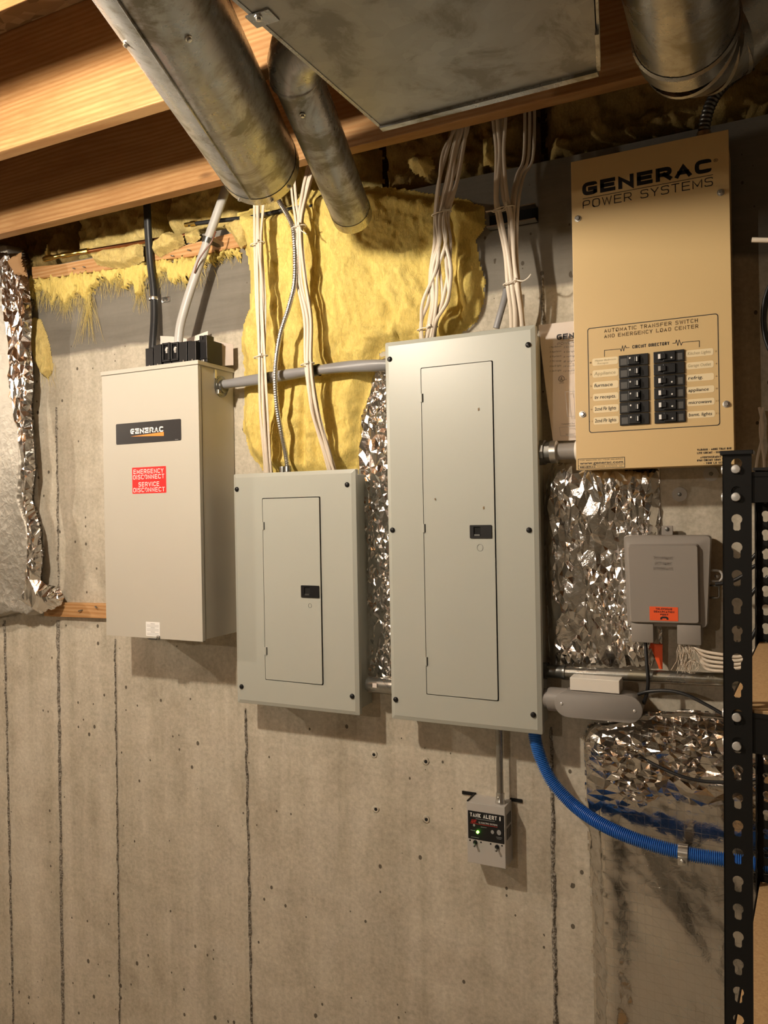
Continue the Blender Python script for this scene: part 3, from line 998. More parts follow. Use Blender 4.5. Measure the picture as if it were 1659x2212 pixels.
# ------------------------------------------------------------------ tan transfer switch with breakers
DT = .15
gap = .014
tx0, tx1, tz0, tz1 = rectP([(1231, 352), (1573, 278), (1587, 1003), (1247, 1015)], -DT)
r = tan = root('load_center_box', ((tx0 + tx1) / 2, -DT / 2, tz0), 'tan steel load center box with black breakers and handwritten circuit directory', 'switch box')
for zz in (tz0 + .06, tz1 - .12):
    mk('mounting_rail', B().box(tx0 + .03, tx1 - .03, 0, -gap, zz, zz + .06), 'black_steel', r)
mk('enclosure', B().box(tx0 + .004, tx1 - .002, -gap, -DT + .004, tz0 + .003, tz1 - .012, .0015), 'tan_paint', r)
mk('front_cover', B().box(tx0, tx1, -DT, -DT + .0025, tz0, tz1, .0008).box(tx1 - .0015, tx1, -DT + .002, -DT + .014, tz0, tz1).box(tx0, tx0 + .0015, -DT + .002, -DT + .014, tz0, tz1), 'tan_paint', r)
Y = -DT
for sx, sy in ((1248, 472.5), (1557, 416), (1258, 895), (1569, 873)):
    inst('hex_screw', ME_HEX, r, P(sx, sy, Y), (0, random.uniform(0, 1), 0))
ST('GENERAC', 1258, 424, 1538, 28, Y, 'ink_black', r, wt=.29, gapf=.2)
a = P(1541, 349, Y)
txt('®', a.x, a.z - .002, a.x + .009, .007, Y, 'ink_black', r)
ST('POWER SYSTEMS', 1259, 452, 1541, 18, Y, 'ink_black', r, wt=.10, gapf=.3)
a, c = P(1258.7, 430, Y), P(1540, 376, Y)
mk('rule', B().box(a.x, c.x, Y - .0003, Y, a.z - .0006, a.z + .0006), 'ink_black', r)
def poly_line(pts, wd, m, parent, name='printed_line', closed=False):
    b = B()
    q = [P(x, y, Y) for x, y in pts]
    if closed: q.append(q[0])
    for a, c in zip(q, q[1:]):
        d = (c - a).normalized()
        nrm = Vector((-d.z, 0, d.x)) * wd / 2
        a2, c2 = a - d * wd * .3, c + d * wd * .3
        b.add([a2 - nrm + V(0, -.0003, 0), c2 - nrm + V(0, -.0003, 0), c2 + nrm + V(0, -.0003, 0), a2 + nrm + V(0, -.0003, 0)], [(0, 1, 2, 3)])
    return mk(name, b, m, parent, fix=False)
q = rectP([(1268.7, 709), (1551, 677), (1556, 918.5), (1272.5, 936)], Y)
fr = mk('directory_border', B().plate(roundrect(*q, .006), [roundrect(q[0] + .0016, q[1] - .0016, q[2] + .0016, q[3] - .0016, .005)], Y - .0004, Y + .0002), 'ink_black', r)
ST('AUTOMATIC TRANSFER SWITCH', 1305, 719, 1508, 8.3, Y, 'ink_brown', r, wt=.2)
ST('AND EMERGENCY LOAD CENTER', 1305, 731, 1509, 8.3, Y, 'ink_brown', r, wt=.2)
ST('CIRCUIT DIRECTORY', 1366, 753, 1446, 7, Y, 'ink_black', r, wt=.21)
def z5(x, y):
    return (1260 + x / 5.184, 660 + y / 5.184)
poly_line([z5(*p) for p in ((237, 572), (237, 502), (415, 486), (424, 512), (440, 450), (452, 510), (470, 448), (482, 474), (514, 471))], .0012, 'ink_black', r)
poly_line([z5(*p) for p in ((1000, 424), (1032, 421), (1042, 385), (1058, 448), (1074, 384), (1096, 446), (1110, 412), (1300, 395), (1300, 465))], .0012, 'ink_black', r)
LT = ['Master Bedroom', 'Appliance', 'furnace', 'tv recepts.', '2cnd Flr lights', '2cnd Flr lights']
RT = ['Kitchen Lights', 'Garage Outlet', 'refrig.', 'appliance', 'microwave', 'bsmt. lights']
colL = rectP([z5(397, 562), z5(727, 532), z5(745, 1330), z5(415, 1350)], Y)
colR = rectP([z5(784, 520), z5(1128, 490), z5(1150, 1305), z5(803, 1328)], Y)
for side, (x0, x1, z0, z1) in (('L', colL), ('R', colR)):
    ph = (z1 - z0) / 6
    w = x1 - x0
    for k in range(6):
        zt = z1 - k * ph
        zb = zt - ph
        br = mk('breaker', B().box(x0, x1, Y - .004, Y + .004, zb + .0007, zt - .0007, .0008).box(x0 + w * .32, x0 + w * .72, Y - .009, Y - .003, zb + .003, zt - .003, .001), 'black_plastic', r)
        fx = (lambda u: x0 + w * u) if side == 'L' else (lambda u: x1 - w * u)
        zc = (zt + zb) / 2
        blank = side == 'R' and k == 1
        hx = (.56, .70) if side == 'L' else (.58, .82)
        mk('handle', B().box(fx(hx[0]), fx(hx[1]), Y - .014, Y - .004, zc - .0055, zc + .0055, .001), 'black_plastic', br)
        mk('handle_mark', B().box(fx(hx[0] + (.06 if side == 'L' else .17)), fx(hx[0] + (.09 if side == 'L' else .25)), Y - .0143, Y - .0138, zc - .005, zc + .005), 'ink_greyish' if blank else 'ink_white', br)
        if not blank:
            mk('rating_label', B().box(fx(.06), fx(.28), Y - .0044, Y - .0038, zc - .009, zc + .005), 'label_dark', br)
            mk('indicator', B().lathe((fx(.40), Y - .009, zc + (.004 if side == 'L' else -.004)), (0, -1, 0), [(.0022, 0), (.0018, .0008), (.0004, .001)], 8), 'ink_white', br, True)
for k in range(6):
    for side in 'LR':
        if side == 'L':
            q = rectP([z5(101 + k * 2.5, 590 + k * 132.5), z5(388 + k * 2, 575 + k * 132.5), z5(390 + k * 2, 655 + k * 132.5), z5(103 + k * 2.5, 675 + k * 132.5)], Y)
            s, num = LT[k], str(2 * k + 1)
        else:
            q = rectP([z5(1150 + k * 2.5, 500 + k * 138), z5(1455 + k * 3.5, 480 + k * 138), z5(1458 + k * 3.5, 556 + k * 138), z5(1152 + k * 2.5, 578 + k * 138)], Y)
            s, num = RT[k], str(2 * k + 2)
        lb = mk('circuit_label', B().plate(roundrect(*q, .004), [], Y - .0004, Y + .0002), 'label_cream', r)
        w, h = q[1] - q[0], q[3] - q[2]
        faded = k < 2
        ink = 'ink_grey' if faded else 'ink_black'
        if side == 'L' and k == 0:
            txt('Master Bedroom', q[0] + w * .1, q[2] + h * .54, q[1] - w * .08, h * .26, Y - .0004, ink, lb, shear=.15)
            txt('Recepts', q[0] + w * .2, q[2] + h * .16, q[1] - w * .38, h * .26, Y - .0004, ink, lb, shear=.15)
        else:
            fr_ = {'refrig.': .60, 'furnace': .78, 'appliance': .80}.get(s, .90)
            txt(s, q[0] + w * .06, q[2] + h * .30, q[0] + w * fr_, h * .46, Y - .0004, ink, lb, shear=.12, bold=.0 if faded else .008)
        nx = q[0] - .006 - .003 * (len(num) - 1) if side == 'L' else q[1] + .003
        txt(num, nx, q[2] + h * .38, nx + .003 * len(num) + .001, h * .22, Y, 'ink_brown', r)
q = rectP([(1248.5, 992), (1350, 986.5), (1350, 1008), (1248.5, 1015.5)], Y)
w, h = q[1] - q[0], q[3] - q[2]
bx = mk('web_label_border', B().plate([(q[0], q[2]), (q[1], q[2]), (q[1], q[3]), (q[0], q[3])], [[(q[0] + .001, q[2] + .001), (q[1] - .001, q[2] + .001), (q[1] - .001, q[3] - .001), (q[0] + .001, q[3] - .001)]], Y - .0004, Y + .0002), 'ink_black', r)
stxt('FOR SERVICE ON YOUR GENERAC', q[0] + w * .04, q[2] + h * .78, q[1] - w * .04, h * .11, Y, 'ink_brown', r, wt=.18)
txt('www.generac.com', q[0] + w * .04, q[2] + h * .44, q[1] - w * .04, h * .26, Y, 'ink_black', r, bold=.015)
mk('rule', B().box(q[0], q[1], Y - .0003, Y, q[2] + h * .32, q[2] + h * .35), 'ink_black', r)
stxt('GENERAC', q[0] + w * .04, q[2] + h * .10, q[0] + w * .38, h * .16, Y, 'ink_black', r, wt=.28, gapf=.2)
stxt('POWER SYSTEMS, INC.', q[0] + w * .41, q[2] + h * .10, q[1] - w * .04, h * .15, Y, 'ink_brown', r, wt=.15)
for s, lx, ly, rx in (('WARNING - MORE THAN ONE', 1506, 974, 1580), ('LIVE CIRCUIT - SEE DIAGRAM', 1506, 981, 1581), ('AVERTISSEMENT', 1513, 990.5, 1558), ("D'UN CIRCUIT SOUS TENSION", 1506, 997, 1582), ('- VOIR LE SCHEMA', 1520, 1003, 1576)):
    ST(s, lx, ly, rx, 4.4, Y, 'ink_black', r, wt=.24)
#==WALLTHINGS==
# ------------------------------------------------------------------ tank alarm
DK = .06
kx0, kx1, kz0, kz1 = rectP([(1009, 1731), (1091, 1745), (1092, 1877), (1009, 1862)], -DK)
r = tank = root('tank_alarm', ((kx0 + kx1) / 2, -DK / 2, kz0), 'small grey tank alarm box with black faceplate and lit green lamp', 'alarm')
mk('case', B().box(kx0, kx1, 0, -DK, kz0, kz1, .0012), 'alarm_grey', r)
mk('mounting_ear', B().box(kx0 - .033, kx0 + .004, -.0005, -.004, kz1 - .004, kz1 + .004), 'black_steel', r)
mk('mounting_ear', B().box(kx1 - .004, kx1 + .027, -.0005, -.004, kz1 - .004, kz1 + .004), 'black_steel', r)
mk('edge_strip', B().box(kx0, kx0 + .003, -.002, -DK + .002, kz1, kz1 + .003), 'black_steel', r)
for k in range(5):
    for zz in (0, 1):
        y = -.014 - k * .0075
        mk('vent_slot', B().box(kx1 - .0002, kx1 + .0006, y, y - .003, kz0 + .066 + zz * .034, kz0 + .094 + zz * .034), 'dark_void', r)
q = rectP([(1011.2, 1750), (1089, 1762), (1089, 1823.6), (1011.5, 1809.5)], -DK)
Y = -DK - .001
pl = mk('faceplate', B().plate(roundrect(*q, .001), [], Y, -DK + .0002), 'black_plastic', r)
w, h = q[1] - q[0], q[3] - q[2]
stxt('TANK ALERT', q[0] + w * .06, q[2] + h * .80, q[0] + w * .81, h * .14, Y, 'ink_white', pl, wt=.19, gapf=.30)
txt('I', q[0] + w * .88, q[2] + h * .80, q[0] + w * .91, h * .14, Y, 'ink_white', pl, bold=.02)
mk('print_line', B().box(q[0] + w * .22, q[0] + w * .75, Y - .0002, Y, q[2] + h * .735, q[2] + h * .75), 'ink_greyish', pl)
txt('SJE', q[0] + w * .08, q[2] + h * .60, q[0] + w * .25, h * .10, Y, 'ink_red', pl, bold=.01, shear=.4)
txt('S.J. ELECTRO SYSTEMS', q[0] + w * .30, q[2] + h * .60, q[0] + w * .82, h * .055, Y, 'ink_white', pl)
mk('print_line', B().box(q[0] + w * .06, q[0] + w * .82, Y - .0002, Y, q[2] + h * .555, q[2] + h * .565), 'ink_red', pl)
for u, v_, s in ((.68, .36, .045), (.86, .38, .06), (.17, .5, .03)):
    c = (q[0] + w * u, q[2] + h * v_)
    mk('pictogram', B().plate([(c[0] + w * s * math.cos(a), c[1] + w * s * 1.2 * math.sin(a)) for a in np.linspace(0, 2 * math.pi, 10, endpoint=False)], [], Y - .0003, Y), 'ink_greyish', pl)
for u0, u1, v_ in ((.36, .52, .47), (.07, .2, .3), (.78, .94, .2), (.8, .92, .15), (.08, .3, .06)):
    mk('print_line', B().box(q[0] + w * u0, q[0] + w * u1, Y - .0002, Y, q[2] + h * v_, q[2] + h * v_ + .0009), 'ink_greyish', pl)
mk('lamp', B().lathe((P(1032.3, 1797, Y).x, Y, P(1032.3, 1797, Y).z), (0, -1, 0), [(.0036, 0), (.0034, .003), (.002, .0048), (.0003, .0052)], 12), 'led', r, True)
for px, py in ((1027, 1819), (1074, 1829)):
    p = P(px, py, -DK)
    s_ = mk('toggle_switch', B().lathe(p, (0, -1, 0), [(.0055, 0), (.0055, .003), (.0035, .0035), (.003, .006)], 8), 'black_plastic', r)
    mk('toggle_lever', B().tube([p + V(0, -.004, 0), p + V(.002, -.014, -.005)], [.002, .003], 8), 'dark_zinc', s_, True)
for px, py in ((1015.5, 1815), (1039, 1819.5), (1060, 1823), (1084.4, 1827)):
    p = P(px, py, -DK)
    mk('hole', B().lathe(p, (0, -1, 0), [(.0022, 0), (.0022, .0003)], 10), 'dark_void', r)
# steel tube down to it
a, c = P(1077, 1580, -.038), P(1082, 1738, -.038)
a = V((a.x + c.x) / 2, -.038, LP[2] + .012)
c = V(a.x, -.038, kz1)
r = root('metal_conduit', c, 'thin grey metal conduit running from tall panel down to the tank alarm', 'conduit')
mk('tube', B().cyl(a + V(0, 0, .0), c + V(0, 0, .012), .0085, 16), 'galvanised_pipe', r, True, 40)
mk('connector', B().lathe(c, (0, 0, 1), [(.012, .0), (.012, .006), (.0105, .008), (.0105, .026), (.009, .027)], 16), 'zinc', r, True, 40)
mk('set_screw', B().lathe(c + V(-.003, -.0105, .016), (0, -1, 0), [(.003, 0), (.003, .003)], 8), 'zinc', r)

# ------------------------------------------------------------------ telephone interface box
DP = .085
def pp(l, Y): return [(P(x, y, Y).x, P(x, y, Y).z) for x, y in l]
def rounded(poly, rad, n=4):
    out = []
    m = len(poly)
    for i in range(m):
        a, p, c = Vector(poly[i - 1]), Vector(poly[i]), Vector(poly[(i + 1) % m])
        u, v = (a - p).normalized(), (c - p).normalized()
        s, e = p + u * rad, p + v * rad
        for k in range(n + 1):
            t = k / n
            out.append(tuple(s * (1 - t) ** 2 + p * 2 * t * (1 - t) + e * t * t))
    return out
def scaled(poly, s, dx=0, dz=0):
    cx = sum(p[0] for p in poly) / len(poly)
    cz = sum(p[1] for p in poly) / len(poly)
    return [(cx + (x - cx) * s + dx, cz + (z - cz) * s + dz) for x, z in poly]
def loft(rings, cap=True):
    b = B()
    n = len(rings[0][0])
    for rg, y in rings:
        b.v += [(x, y, z) for x, z in rg]
    for j in range(len(rings) - 1):
        for i in range(n):
            a, c = j * n + i, j * n + (i + 1) % n
            b.f.append((a, c, c + n, a + n))
    if cap:
        b.f.append(tuple(range((len(rings) - 1) * n, len(rings) * n)))
        b.f.append(tuple(reversed(range(n))))
    return b
outer = pp([(1527, 1358.6), (1353, 1354), (1344, 1157), (1535, 1157)], -DP)
inner = pp([(1509, 1346), (1364, 1343), (1357.5, 1180), (1506, 1178.7)], -DP)
cx_ = sum(p[0] for p in outer) / 4
r = root('telephone_box', (cx_, -DP / 2, min(p[1] for p in outer)), 'grey plastic telephone interface box with orange demarcation label', 'telephone box')
mk('base', loft([(rounded(scaled(outer, .98), .01), -.012), (rounded(scaled(outer, .98), .01), -DP + .04)]), 'phone_grey', r, True, 40)
for xx in (cx_ - .05, cx_ + .03):
    mk('standoff', B().box(xx, xx + .02, 0, -.012, outer[0][1] + .02, outer[2][1] - .02), 'phone_grey', r)
mk('lid', loft([(rounded(outer, .01), -DP + .045), (rounded(outer, .01), -DP + .018), (rounded(scaled(outer, .985), .009), -DP + .013), (rounded(scaled(outer, .93), .008), -DP + .013), (rounded(scaled(inner, 1.05), .008), -DP + .010), (rounded(inner, .006), -DP)]), 'phone_grey', r, True, 35)
for l in ([(1363, 1350), (1412, 1350), (1412, 1388), (1364, 1388)], [(1462, 1353), (1515, 1353), (1515, 1394), (1463, 1393)]):
    x0, x1, z0, z1 = rectP(l, -DP + .008)
    mk('cable_shroud', B().box(x0, x1, -DP + .006, -.02, z0, z1 + .004, .004), 'phone_grey', r, True, 40)
Y = -DP
q = rectP([(1403, 1310), (1465, 1312), (1464.5, 1342), (1403.5, 1340)], Y)
lb = mk('demarcation_label', B().plate(roundrect(*q, .001), [], Y - .0006, Y + .0002), 'sticker_orange', r)
w, h = q[1] - q[0], q[3] - q[2]
for s, u0, u1, v_ in (('TELEPHONE', .22, .80, .78), ('DEMARCATION', .15, .87, .58), ('POINT', .38, .66, .38)):
    stxt(s, q[0] + w * u0, q[2] + h * v_, q[0] + w * u1, h * .14, Y - .0006, 'ink_black', lb, wt=.22)
cx, cz = q[0] + w * .52, q[2] + h * .12
mk('handset_symbol', B().plate([(cx - .009, cz - .001), (cx - .005, cz - .001), (cx - .004, cz + .002), (cx + .004, cz + .002), (cx + .005, cz - .001), (cx + .009, cz - .001), (cx + .008, cz + .004), (cx + .004, cz + .006), (cx - .004, cz + .006), (cx - .008, cz + .004)], [], Y - .0009, Y - .0006), 'ink_black', lb)
for s, lx, ly, rx in (('TELEPHONE', 1411, 1208, 1453), ('NETWORK', 1414, 1220, 1450), ('INTERFACE', 1411, 1231, 1453)):
    ST(s, lx, ly, rx, 6.5, Y, 'phone_grey', r, depth=.0008, wt=.2, name='embossed_lettering')
p = P(1440, 1143, -.02)
mk('mounting_tab', B().box(P(1429, 1143, -.03).x, P(1453, 1143, -.03).x, -.02, -.03, P(1440, 1156, -.03).z, P(1440, 1136, -.03).z, .001), 'phone_grey', r)
mk('tab_screw', B().lathe(P(1441, 1143, -.03), (0, -1, 0), [(.005, 0), (.0045, .002), (.001, .003)], 10), 'dark_zinc', r, True, 40)
p = P(1547, 1244, -.05)
ring = [p + V(.011 * math.cos(a) + .002, 0, .012 * math.sin(a)) for a in np.linspace(-math.pi / 2, math.pi / 2, 9)]
mk('latch_lug', B().tube([p + V(-.022, 0, -.012)] + ring + [p + V(-.022, 0, .012)], .0028, 8), 'pale_grey_cable', r, True)
mk('latch_bolt', B().lathe(p + V(.002, .002, 0), (0, -1, 0), [(.0055, 0), (.0055, .004), (.002, .007)], 10), 'zinc', r, True, 40)
p = P(1546, 1280, -.05)
mk('hasp_loop', B().tube([p + V(-.02, 0, -.012), p + V(.004, 0, -.012), p + V(.007, 0, -.008), p + V(.007, 0, .014), p + V(-.02, 0, .016)], .0022, 8), 'dark_zinc', r, True)

# ------------------------------------------------------------------ grey conduit body, white box, rigid pipe
YL = -.11
cA, cB = P(1226, 1521, YL), P(1357, 1533, YL)
zc = (cA.z + cB.z) / 2
rad = .0305
st = [(cB.x + rad * math.cos(a), zc + rad * math.sin(a)) for a in np.linspace(-math.pi / 2, math.pi / 2, 12)] + [(cA.x + rad * math.cos(a), zc + rad * math.sin(a)) for a in np.linspace(math.pi / 2, 3 * math.pi / 2, 12)]
r = lb_ = root('conduit_fitting', ((cA.x + cB.x) / 2, YL / 2, zc - rad), 'grey plastic conduit body with rounded ends and two screws beside tall panel', 'conduit fitting')
mk('body', loft([(scaled(st, .9), -.04), (scaled(st, .96), -.05), (scaled(st, .96), YL + .004)]), 'pvc_grey', r, True, 40)
mk('cover_plate', loft([(st, YL + .004), (st, YL + .001), (scaled(st, .985), YL)]), 'pvc_grey', r, True, 40)
for px, py in ((1213, 1520), (1371, 1536)):
    inst('cover_screw', ME_PIN, r, P(px, py, YL))
hz = zc
mk('hub', B().lathe((LP[1] - .012, -.072, hz), (1, 0, 0), [(.022, 0), (.022, cA.x - rad - LP[1] - .012), (.028, cA.x - rad - LP[1] - .010), (.028, cA.x - LP[1] + .004)], 20), 'pvc_grey', r, True, 40)
q = rectP([(1231, 1463), (1338.7, 1471), (1337, 1499), (1231, 1490)], -.10)
b = B().box(q[0], q[1], -.10, -.052, zc + rad + .0005, q[3], .0015)
tag(mk('white_box', b, 'white_plastic'), 'small white plastic box resting on the grey conduit body', 'box')
# rigid pipe from the tall panel to the right
a, c = P(1218, 1452, -.045), P(1640, 1469, -.045)
r = root('steel_pipe', a, 'long dull steel conduit pipe running right from tall panel under foil', 'pipe')
mk('pipe', B().cyl(a + V(-.01, 0, 0), c + V(.06, 0, 0), .0135, 18), 'galvanised_pipe', r, True, 40)
mk('coupling', B().lathe(V(LP[1] - .012, -.045, a.z), (1, 0, 0), [(.02, 0), (.02, .012), (.016, .013), (.016, a.x - LP[1] + .008), (.0175, a.x - LP[1] + .010), (.0175, a.x - LP[1] + .016)], 18), 'dark_zinc', r, True, 40)
# nipple between the two panels
a, c = V(P(795, 1478, -.06).x, -.06, P(815, 1480, -.06).z), None
r = root('conduit_nipple', (LP[0], -.06, a.z - .02), 'short shiny galvanised conduit stub at the left side of tall panel', 'pipe')
mk('pipe', B().lathe((LP[0] + .012, -.06, a.z), (-1, 0, 0), [(.0205, 0), (.0205, LP[0] + .012 - a.x - .004), (.019, LP[0] + .012 - a.x)], 22), 'galvanised_pipe', r, True, 40)
mk('tag_label', B().box(a.x + .024, a.x + .036, -.0812, -.0795, a.z - .002, a.z + .009), 'paper', r)
# coupling between tall panel and tan box
z_ = P(1200, 976, -.06).z
r = root('conduit_coupling', (LP[1], -.06, z_ - .03), 'short grey conduit coupling between tall panel and tan box', 'conduit fitting')
L = tx0 + .004 - (LP[1] - .012)
mk('locknut', B().lathe((LP[1] - .012, -.06, z_), (1, 0, 0), [(.030, 0), (.030, L * .18), (.026, L * .19), (.026, L * .30)], 12), 'dark_zinc', r, True, 30)
mk('clamp_ring', B().lathe((LP[1] - .012 + L * .30, -.06, z_), (1, 0, 0), [(.027, 0), (.027, L * .12), (.02, L * .14)], 18), 'zinc', r, True, 30)
mk('sleeve', B().lathe((LP[1] - .012 + L * .42, -.06, z_), (1, 0, 0), [(.019, 0), (.019, L * .42)], 20), 'pvc_grey', r, True, 40)
mk('hub', B().lathe((LP[1] - .012 + L * .80, -.06, z_), (1, 0, 0), [(.023, 0), (.025, L * .06), (.025, L * .2)], 18), 'white_plastic', r, True, 40)
# fender washers on the wall
for px, py, s in ((1468, 1068, 'brighter round washer screwed to wall above the telephone box'), (1536, 1024, 'round washer screwed to wall in the shade of the tan box')):
    p = P(px, py, 0)
    r = root('washer', p - V(0, 0, .016), s, 'washer')
    mk('disc', B().lathe(p, (0, -1, 0), [(.0165, 0), (.0165, .0016), (.004, .002)], 22), 'pale_grey_cable', r, True, 40)
    mk('screw_head', B().lathe(p + V(0, -.002, 0), (0, -1, 0), [(.0045, 0), (.004, .0025), (.001, .003)], 10), 'dark_zinc', r, True, 40)
# instruction sheet tucked behind the tan box
pa = [P(1165, 703, -.006), P(1171, 760, -.006), P(1182, 850, -.006), P(1198, 954, -.006)]
b = B()
nx = 10
zt, zb_ = pa[0].z, pa[-1].z
ny = 14
xr = tx0 + .10
for j in range(ny + 1):
    t = j / ny
    xl = pa[0].x + (pa[-1].x - pa[0].x) * (t ** 1.15)
    for i in range(nx + 1):
        u = i / nx
        b.v.append((xl + (xr - xl) * u, -.006 - .016 * (1 - u) ** 2.5 * (.4 + t * .6) if u < .75 else -.006, zt + (zb_ - zt) * t))
for j in range(ny):
    for i in range(nx):
        k = j * (nx + 1) + i
        b.f.append((k, k + 1, k + nx + 2, k + nx + 1))
pr = tag(mk('instruction_sheet', b, 'paper', None, True, fix=False), 'curled printed instruction sheet tucked behind the tan box', 'paper')
Y = -.0225
def z8(x, y): return (1140 + x / 3.196, 640 + y / 3.196)
def TZ(s, x, y, x2, cap, m='ink_black', **kw):
    l, rr_ = z8(x, y), z8(x2, y)
    T(s, l[0], l[1], rr_[0], cap / 3.196, Y, m, pr, **kw)
ST('GEN', *z8(200, 302), z8(322, 302)[0], 38 / 3.196, Y, 'ink_black', pr, wt=.28, gapf=.2)
ST('POWER', *z8(205, 338), z8(322, 338)[0], 17 / 3.196, Y, 'ink_black', pr, wt=.12)
for k, s in enumerate((('Main Bedroom', 'kitchen'), ('Appliance', 'Garage'), ('Furnace', 'refrig'), ('TV recep', 'appl'), ('2nd flr lights', 'micro'), ('2nd flr lights', 'bsmt'))):
    y = 358 + k * 31
    TZ('%d %s' % (2 * k + 1, s[0]), 152, y + 2 * k, 232, 12, shear=.2)
    TZ('%d %s' % (2 * k + 2, s[1]), 248, y + 2 * k, 325, 12, shear=.2)
for ring_r, in ((.0075,),):
    p = P(*z8(233, 570), Y)
    mk('listing_mark', B().plate([(p.x + ring_r * math.cos(a), p.z + ring_r * math.sin(a)) for a in np.linspace(0, 2 * math.pi, 20, endpoint=False)], [[(p.x + ring_r * .84 * math.cos(a), p.z + ring_r * .84 * math.sin(a)) for a in np.linspace(0, 2 * math.pi, 20, endpoint=False)]], Y - .0003, Y), 'ink_black', pr)
TZ('UL', 222, 582, 244, 22, bold=.03)
TZ('C', 210, 580, 217, 10); TZ('US', 253, 580, 268, 10)
TZ('LISTED', 218, 604, 252, 8)
def outl(pts, wd=.0007, name='printed_line'):
    b = B()
    q = [P(*z8(*p), Y) for p in pts]
    for a, c in zip(q, q[1:]):
        d = (c - a).normalized()
        nr = Vector((-d.z, 0, d.x)) * wd / 2
        o = V(0, -.0003, 0)
        b.add([a - nr + o, c - nr + o, c + nr + o, a + nr + o], [(0, 1, 2, 3)])
    mk(name, b, 'ink_greyish', pr, fix=False)
outl([(325, 655), (258, 660), (275, 830), (325, 828)])
outl([(285, 662), (298, 828)]); outl([(310, 660), (318, 700)])
outl([(325, 898), (218, 905), (228, 965), (325, 960)])
TZ('! Intended for', 232, 888, 326, 11)
TZ('TEST CONDUCT', 262, 960, 326, 10)
#==CABLES==
# ------------------------------------------------------------------ cables
TOPZ = ZJ + .12
def bundle(n, rows, bottom, seed, label, group, r=.0041, topYs=None, spread=1.0):
    """rows: (y_px, xl_px, xr_px, depth)"""
    rs = np.random.RandomState(seed)
    base = np.linspace(-1, 1, n)
    lay = np.array([(k % 2) for k in range(n)])
    outs = []
    for i in range(n):
        pts = []
        ph = rs.uniform(0, 6, 3)
        for j, (y, xl, xr, Y) in enumerate(rows):
            half = (xr - xl) / 2 - 4
            u = base[i] + .34 * math.sin(1.25 * j + ph[0]) + .18 * math.sin(2.3 * j + ph[1])
            if j in (0, len(rows) - 1): u = base[i]
            u = max(-1, min(1, u)) * spread
            dY = -lay[i] * .008 - .003 * math.sin(1.7 * j + ph[2])
            pts.append(P((xl + xr) / 2 + u * half, y, Y + dY))
        last = pts[-1].copy()
        pts[-1] = V(last.x, last.y, bottom + .0005)
        first = pts[0]
        pts = [V(first.x + (first.x - pts[1].x) * .3, first.y, max(TOPZ, first.z + .05))] + pts
        path = crom(pts, 7)
        b = B().tube(path, r, 8, True, .62, Vector((rs.uniform(-.5, .5), -1, 0)))
        o = tag(mk('white_cable', b, 'white_cable', None, True, 50), label, 'cable', group)
        outs.append(o)
    return outs
def tie(y, xl, xr, Y, label, tail=None, group='white cable ties'):
    a, c = P(xl - 1, y, Y), P(xr + 1, y, Y)
    mx, rx = (a.x + c.x) / 2, (c.x - a.x) / 2 + .001
    ring = [V(mx + rx * math.cos(t), Y + .012 * math.sin(t) - .004, (a.z + c.z) / 2 + .002 * math.cos(t)) for t in np.linspace(0, 2 * math.pi, 17)]
    b = B().tube(ring, .0016, 6, False, 1.)
    rt = root('cable_tie', V(mx, Y, a.z - .003), label, 'cable tie', group)
    mk('band', b, 'tie_white', rt, True)
    mk('head', B().box(mx + rx * .4 - .003, mx + rx * .4 + .003, Y - .020, Y - .013, a.z - .003, a.z + .004, .0008), 'tie_white', rt)
    if tail:
        mk('tail', B().tube(crom([V(mx + rx * .4, Y - .017, a.z)] + [P(x, yy, Y - .02) for x, yy in tail], 4), .0017, 6, True, .5), 'tie_white', rt, True)
YB = -.098
bundle(7, [(380, 541, 580, -.085), (431, 545, 577, -.09), (527, 546, 571, YB), (653, 549, 577, YB), (772, 554, 576, YB), (888, 558, 582, -.092), (985, 566, 590, -.07), (1011, 568, 593, -.05)], SP[3] - .012, 3,
       'white plastic cable in the straight bunch entering smaller panel at left', 'straight bunch of white cables into the smaller panel')
tie(528, 545, 571, YB, 'upper white tie on the straight bunch above smaller panel')
tie(771, 553, 577, YB, 'lower white tie on the straight bunch above smaller panel')
bundle(5, [(345, 662, 692, -.08), (400, 650, 676, -.09), (490, 637, 658, YB), (599, 637, 664, YB), (689, 652, 677, YB), (787, 655, 677, YB), (888, 669, 693, -.092), (975, 695, 720, -.07), (1011, 708, 731, -.05)], SP[3] - .012, 5,
       'white plastic cable in the slanting bunch entering smaller panel at right', 'slanting bunch of white cables into the smaller panel')
bundle(2, [(390, 624, 640, -.085), (440, 629, 644, -.095), (490, 634, 650, -.099), (599, 640, 656, -.092), (689, 655, 671, -.092), (787, 658, 672, -.092), (888, 673, 688, -.085), (975, 698, 714, -.065), (1011, 711, 726, -.045)], SP[3] - .012, 6,
       'white plastic cable joining the slanting bunch from behind the big duct', 'pair of white cables joining the slanting bunch')
tie(492, 633, 660, YB, 'upper white tie with loose tail on the slanting bunch', [(650, 497), (657, 502), (662, 506)])
tie(787, 654, 678, YB, 'lower white tie on the slanting bunch above smaller panel')
bundle(9, [(274, 976, 1015, -.09), (329, 953, 1005, -.09), (397, 943, 990, -.092), (466, 936, 972, -.095), (523, 935, 977, -.1), (581, 923, 978, -.1), (649, 910, 972, -.095), (695, 906, 947, -.08), (722, 905, 940, -.055)], LP[3] - .012, 11,
       'white plastic cable in the bunch entering tall panel in front of insulation', 'bunch of white cables in front of the insulation into the tall panel', .0045)
tie(462, 936, 974, -.095, 'upper white tie on the bunch in front of insulation', [(972, 452), (976, 446)])
tie(710, 905, 945, -.075, 'lower white tie on the bunch just above tall panel', [(930, 704), (921, 703)])
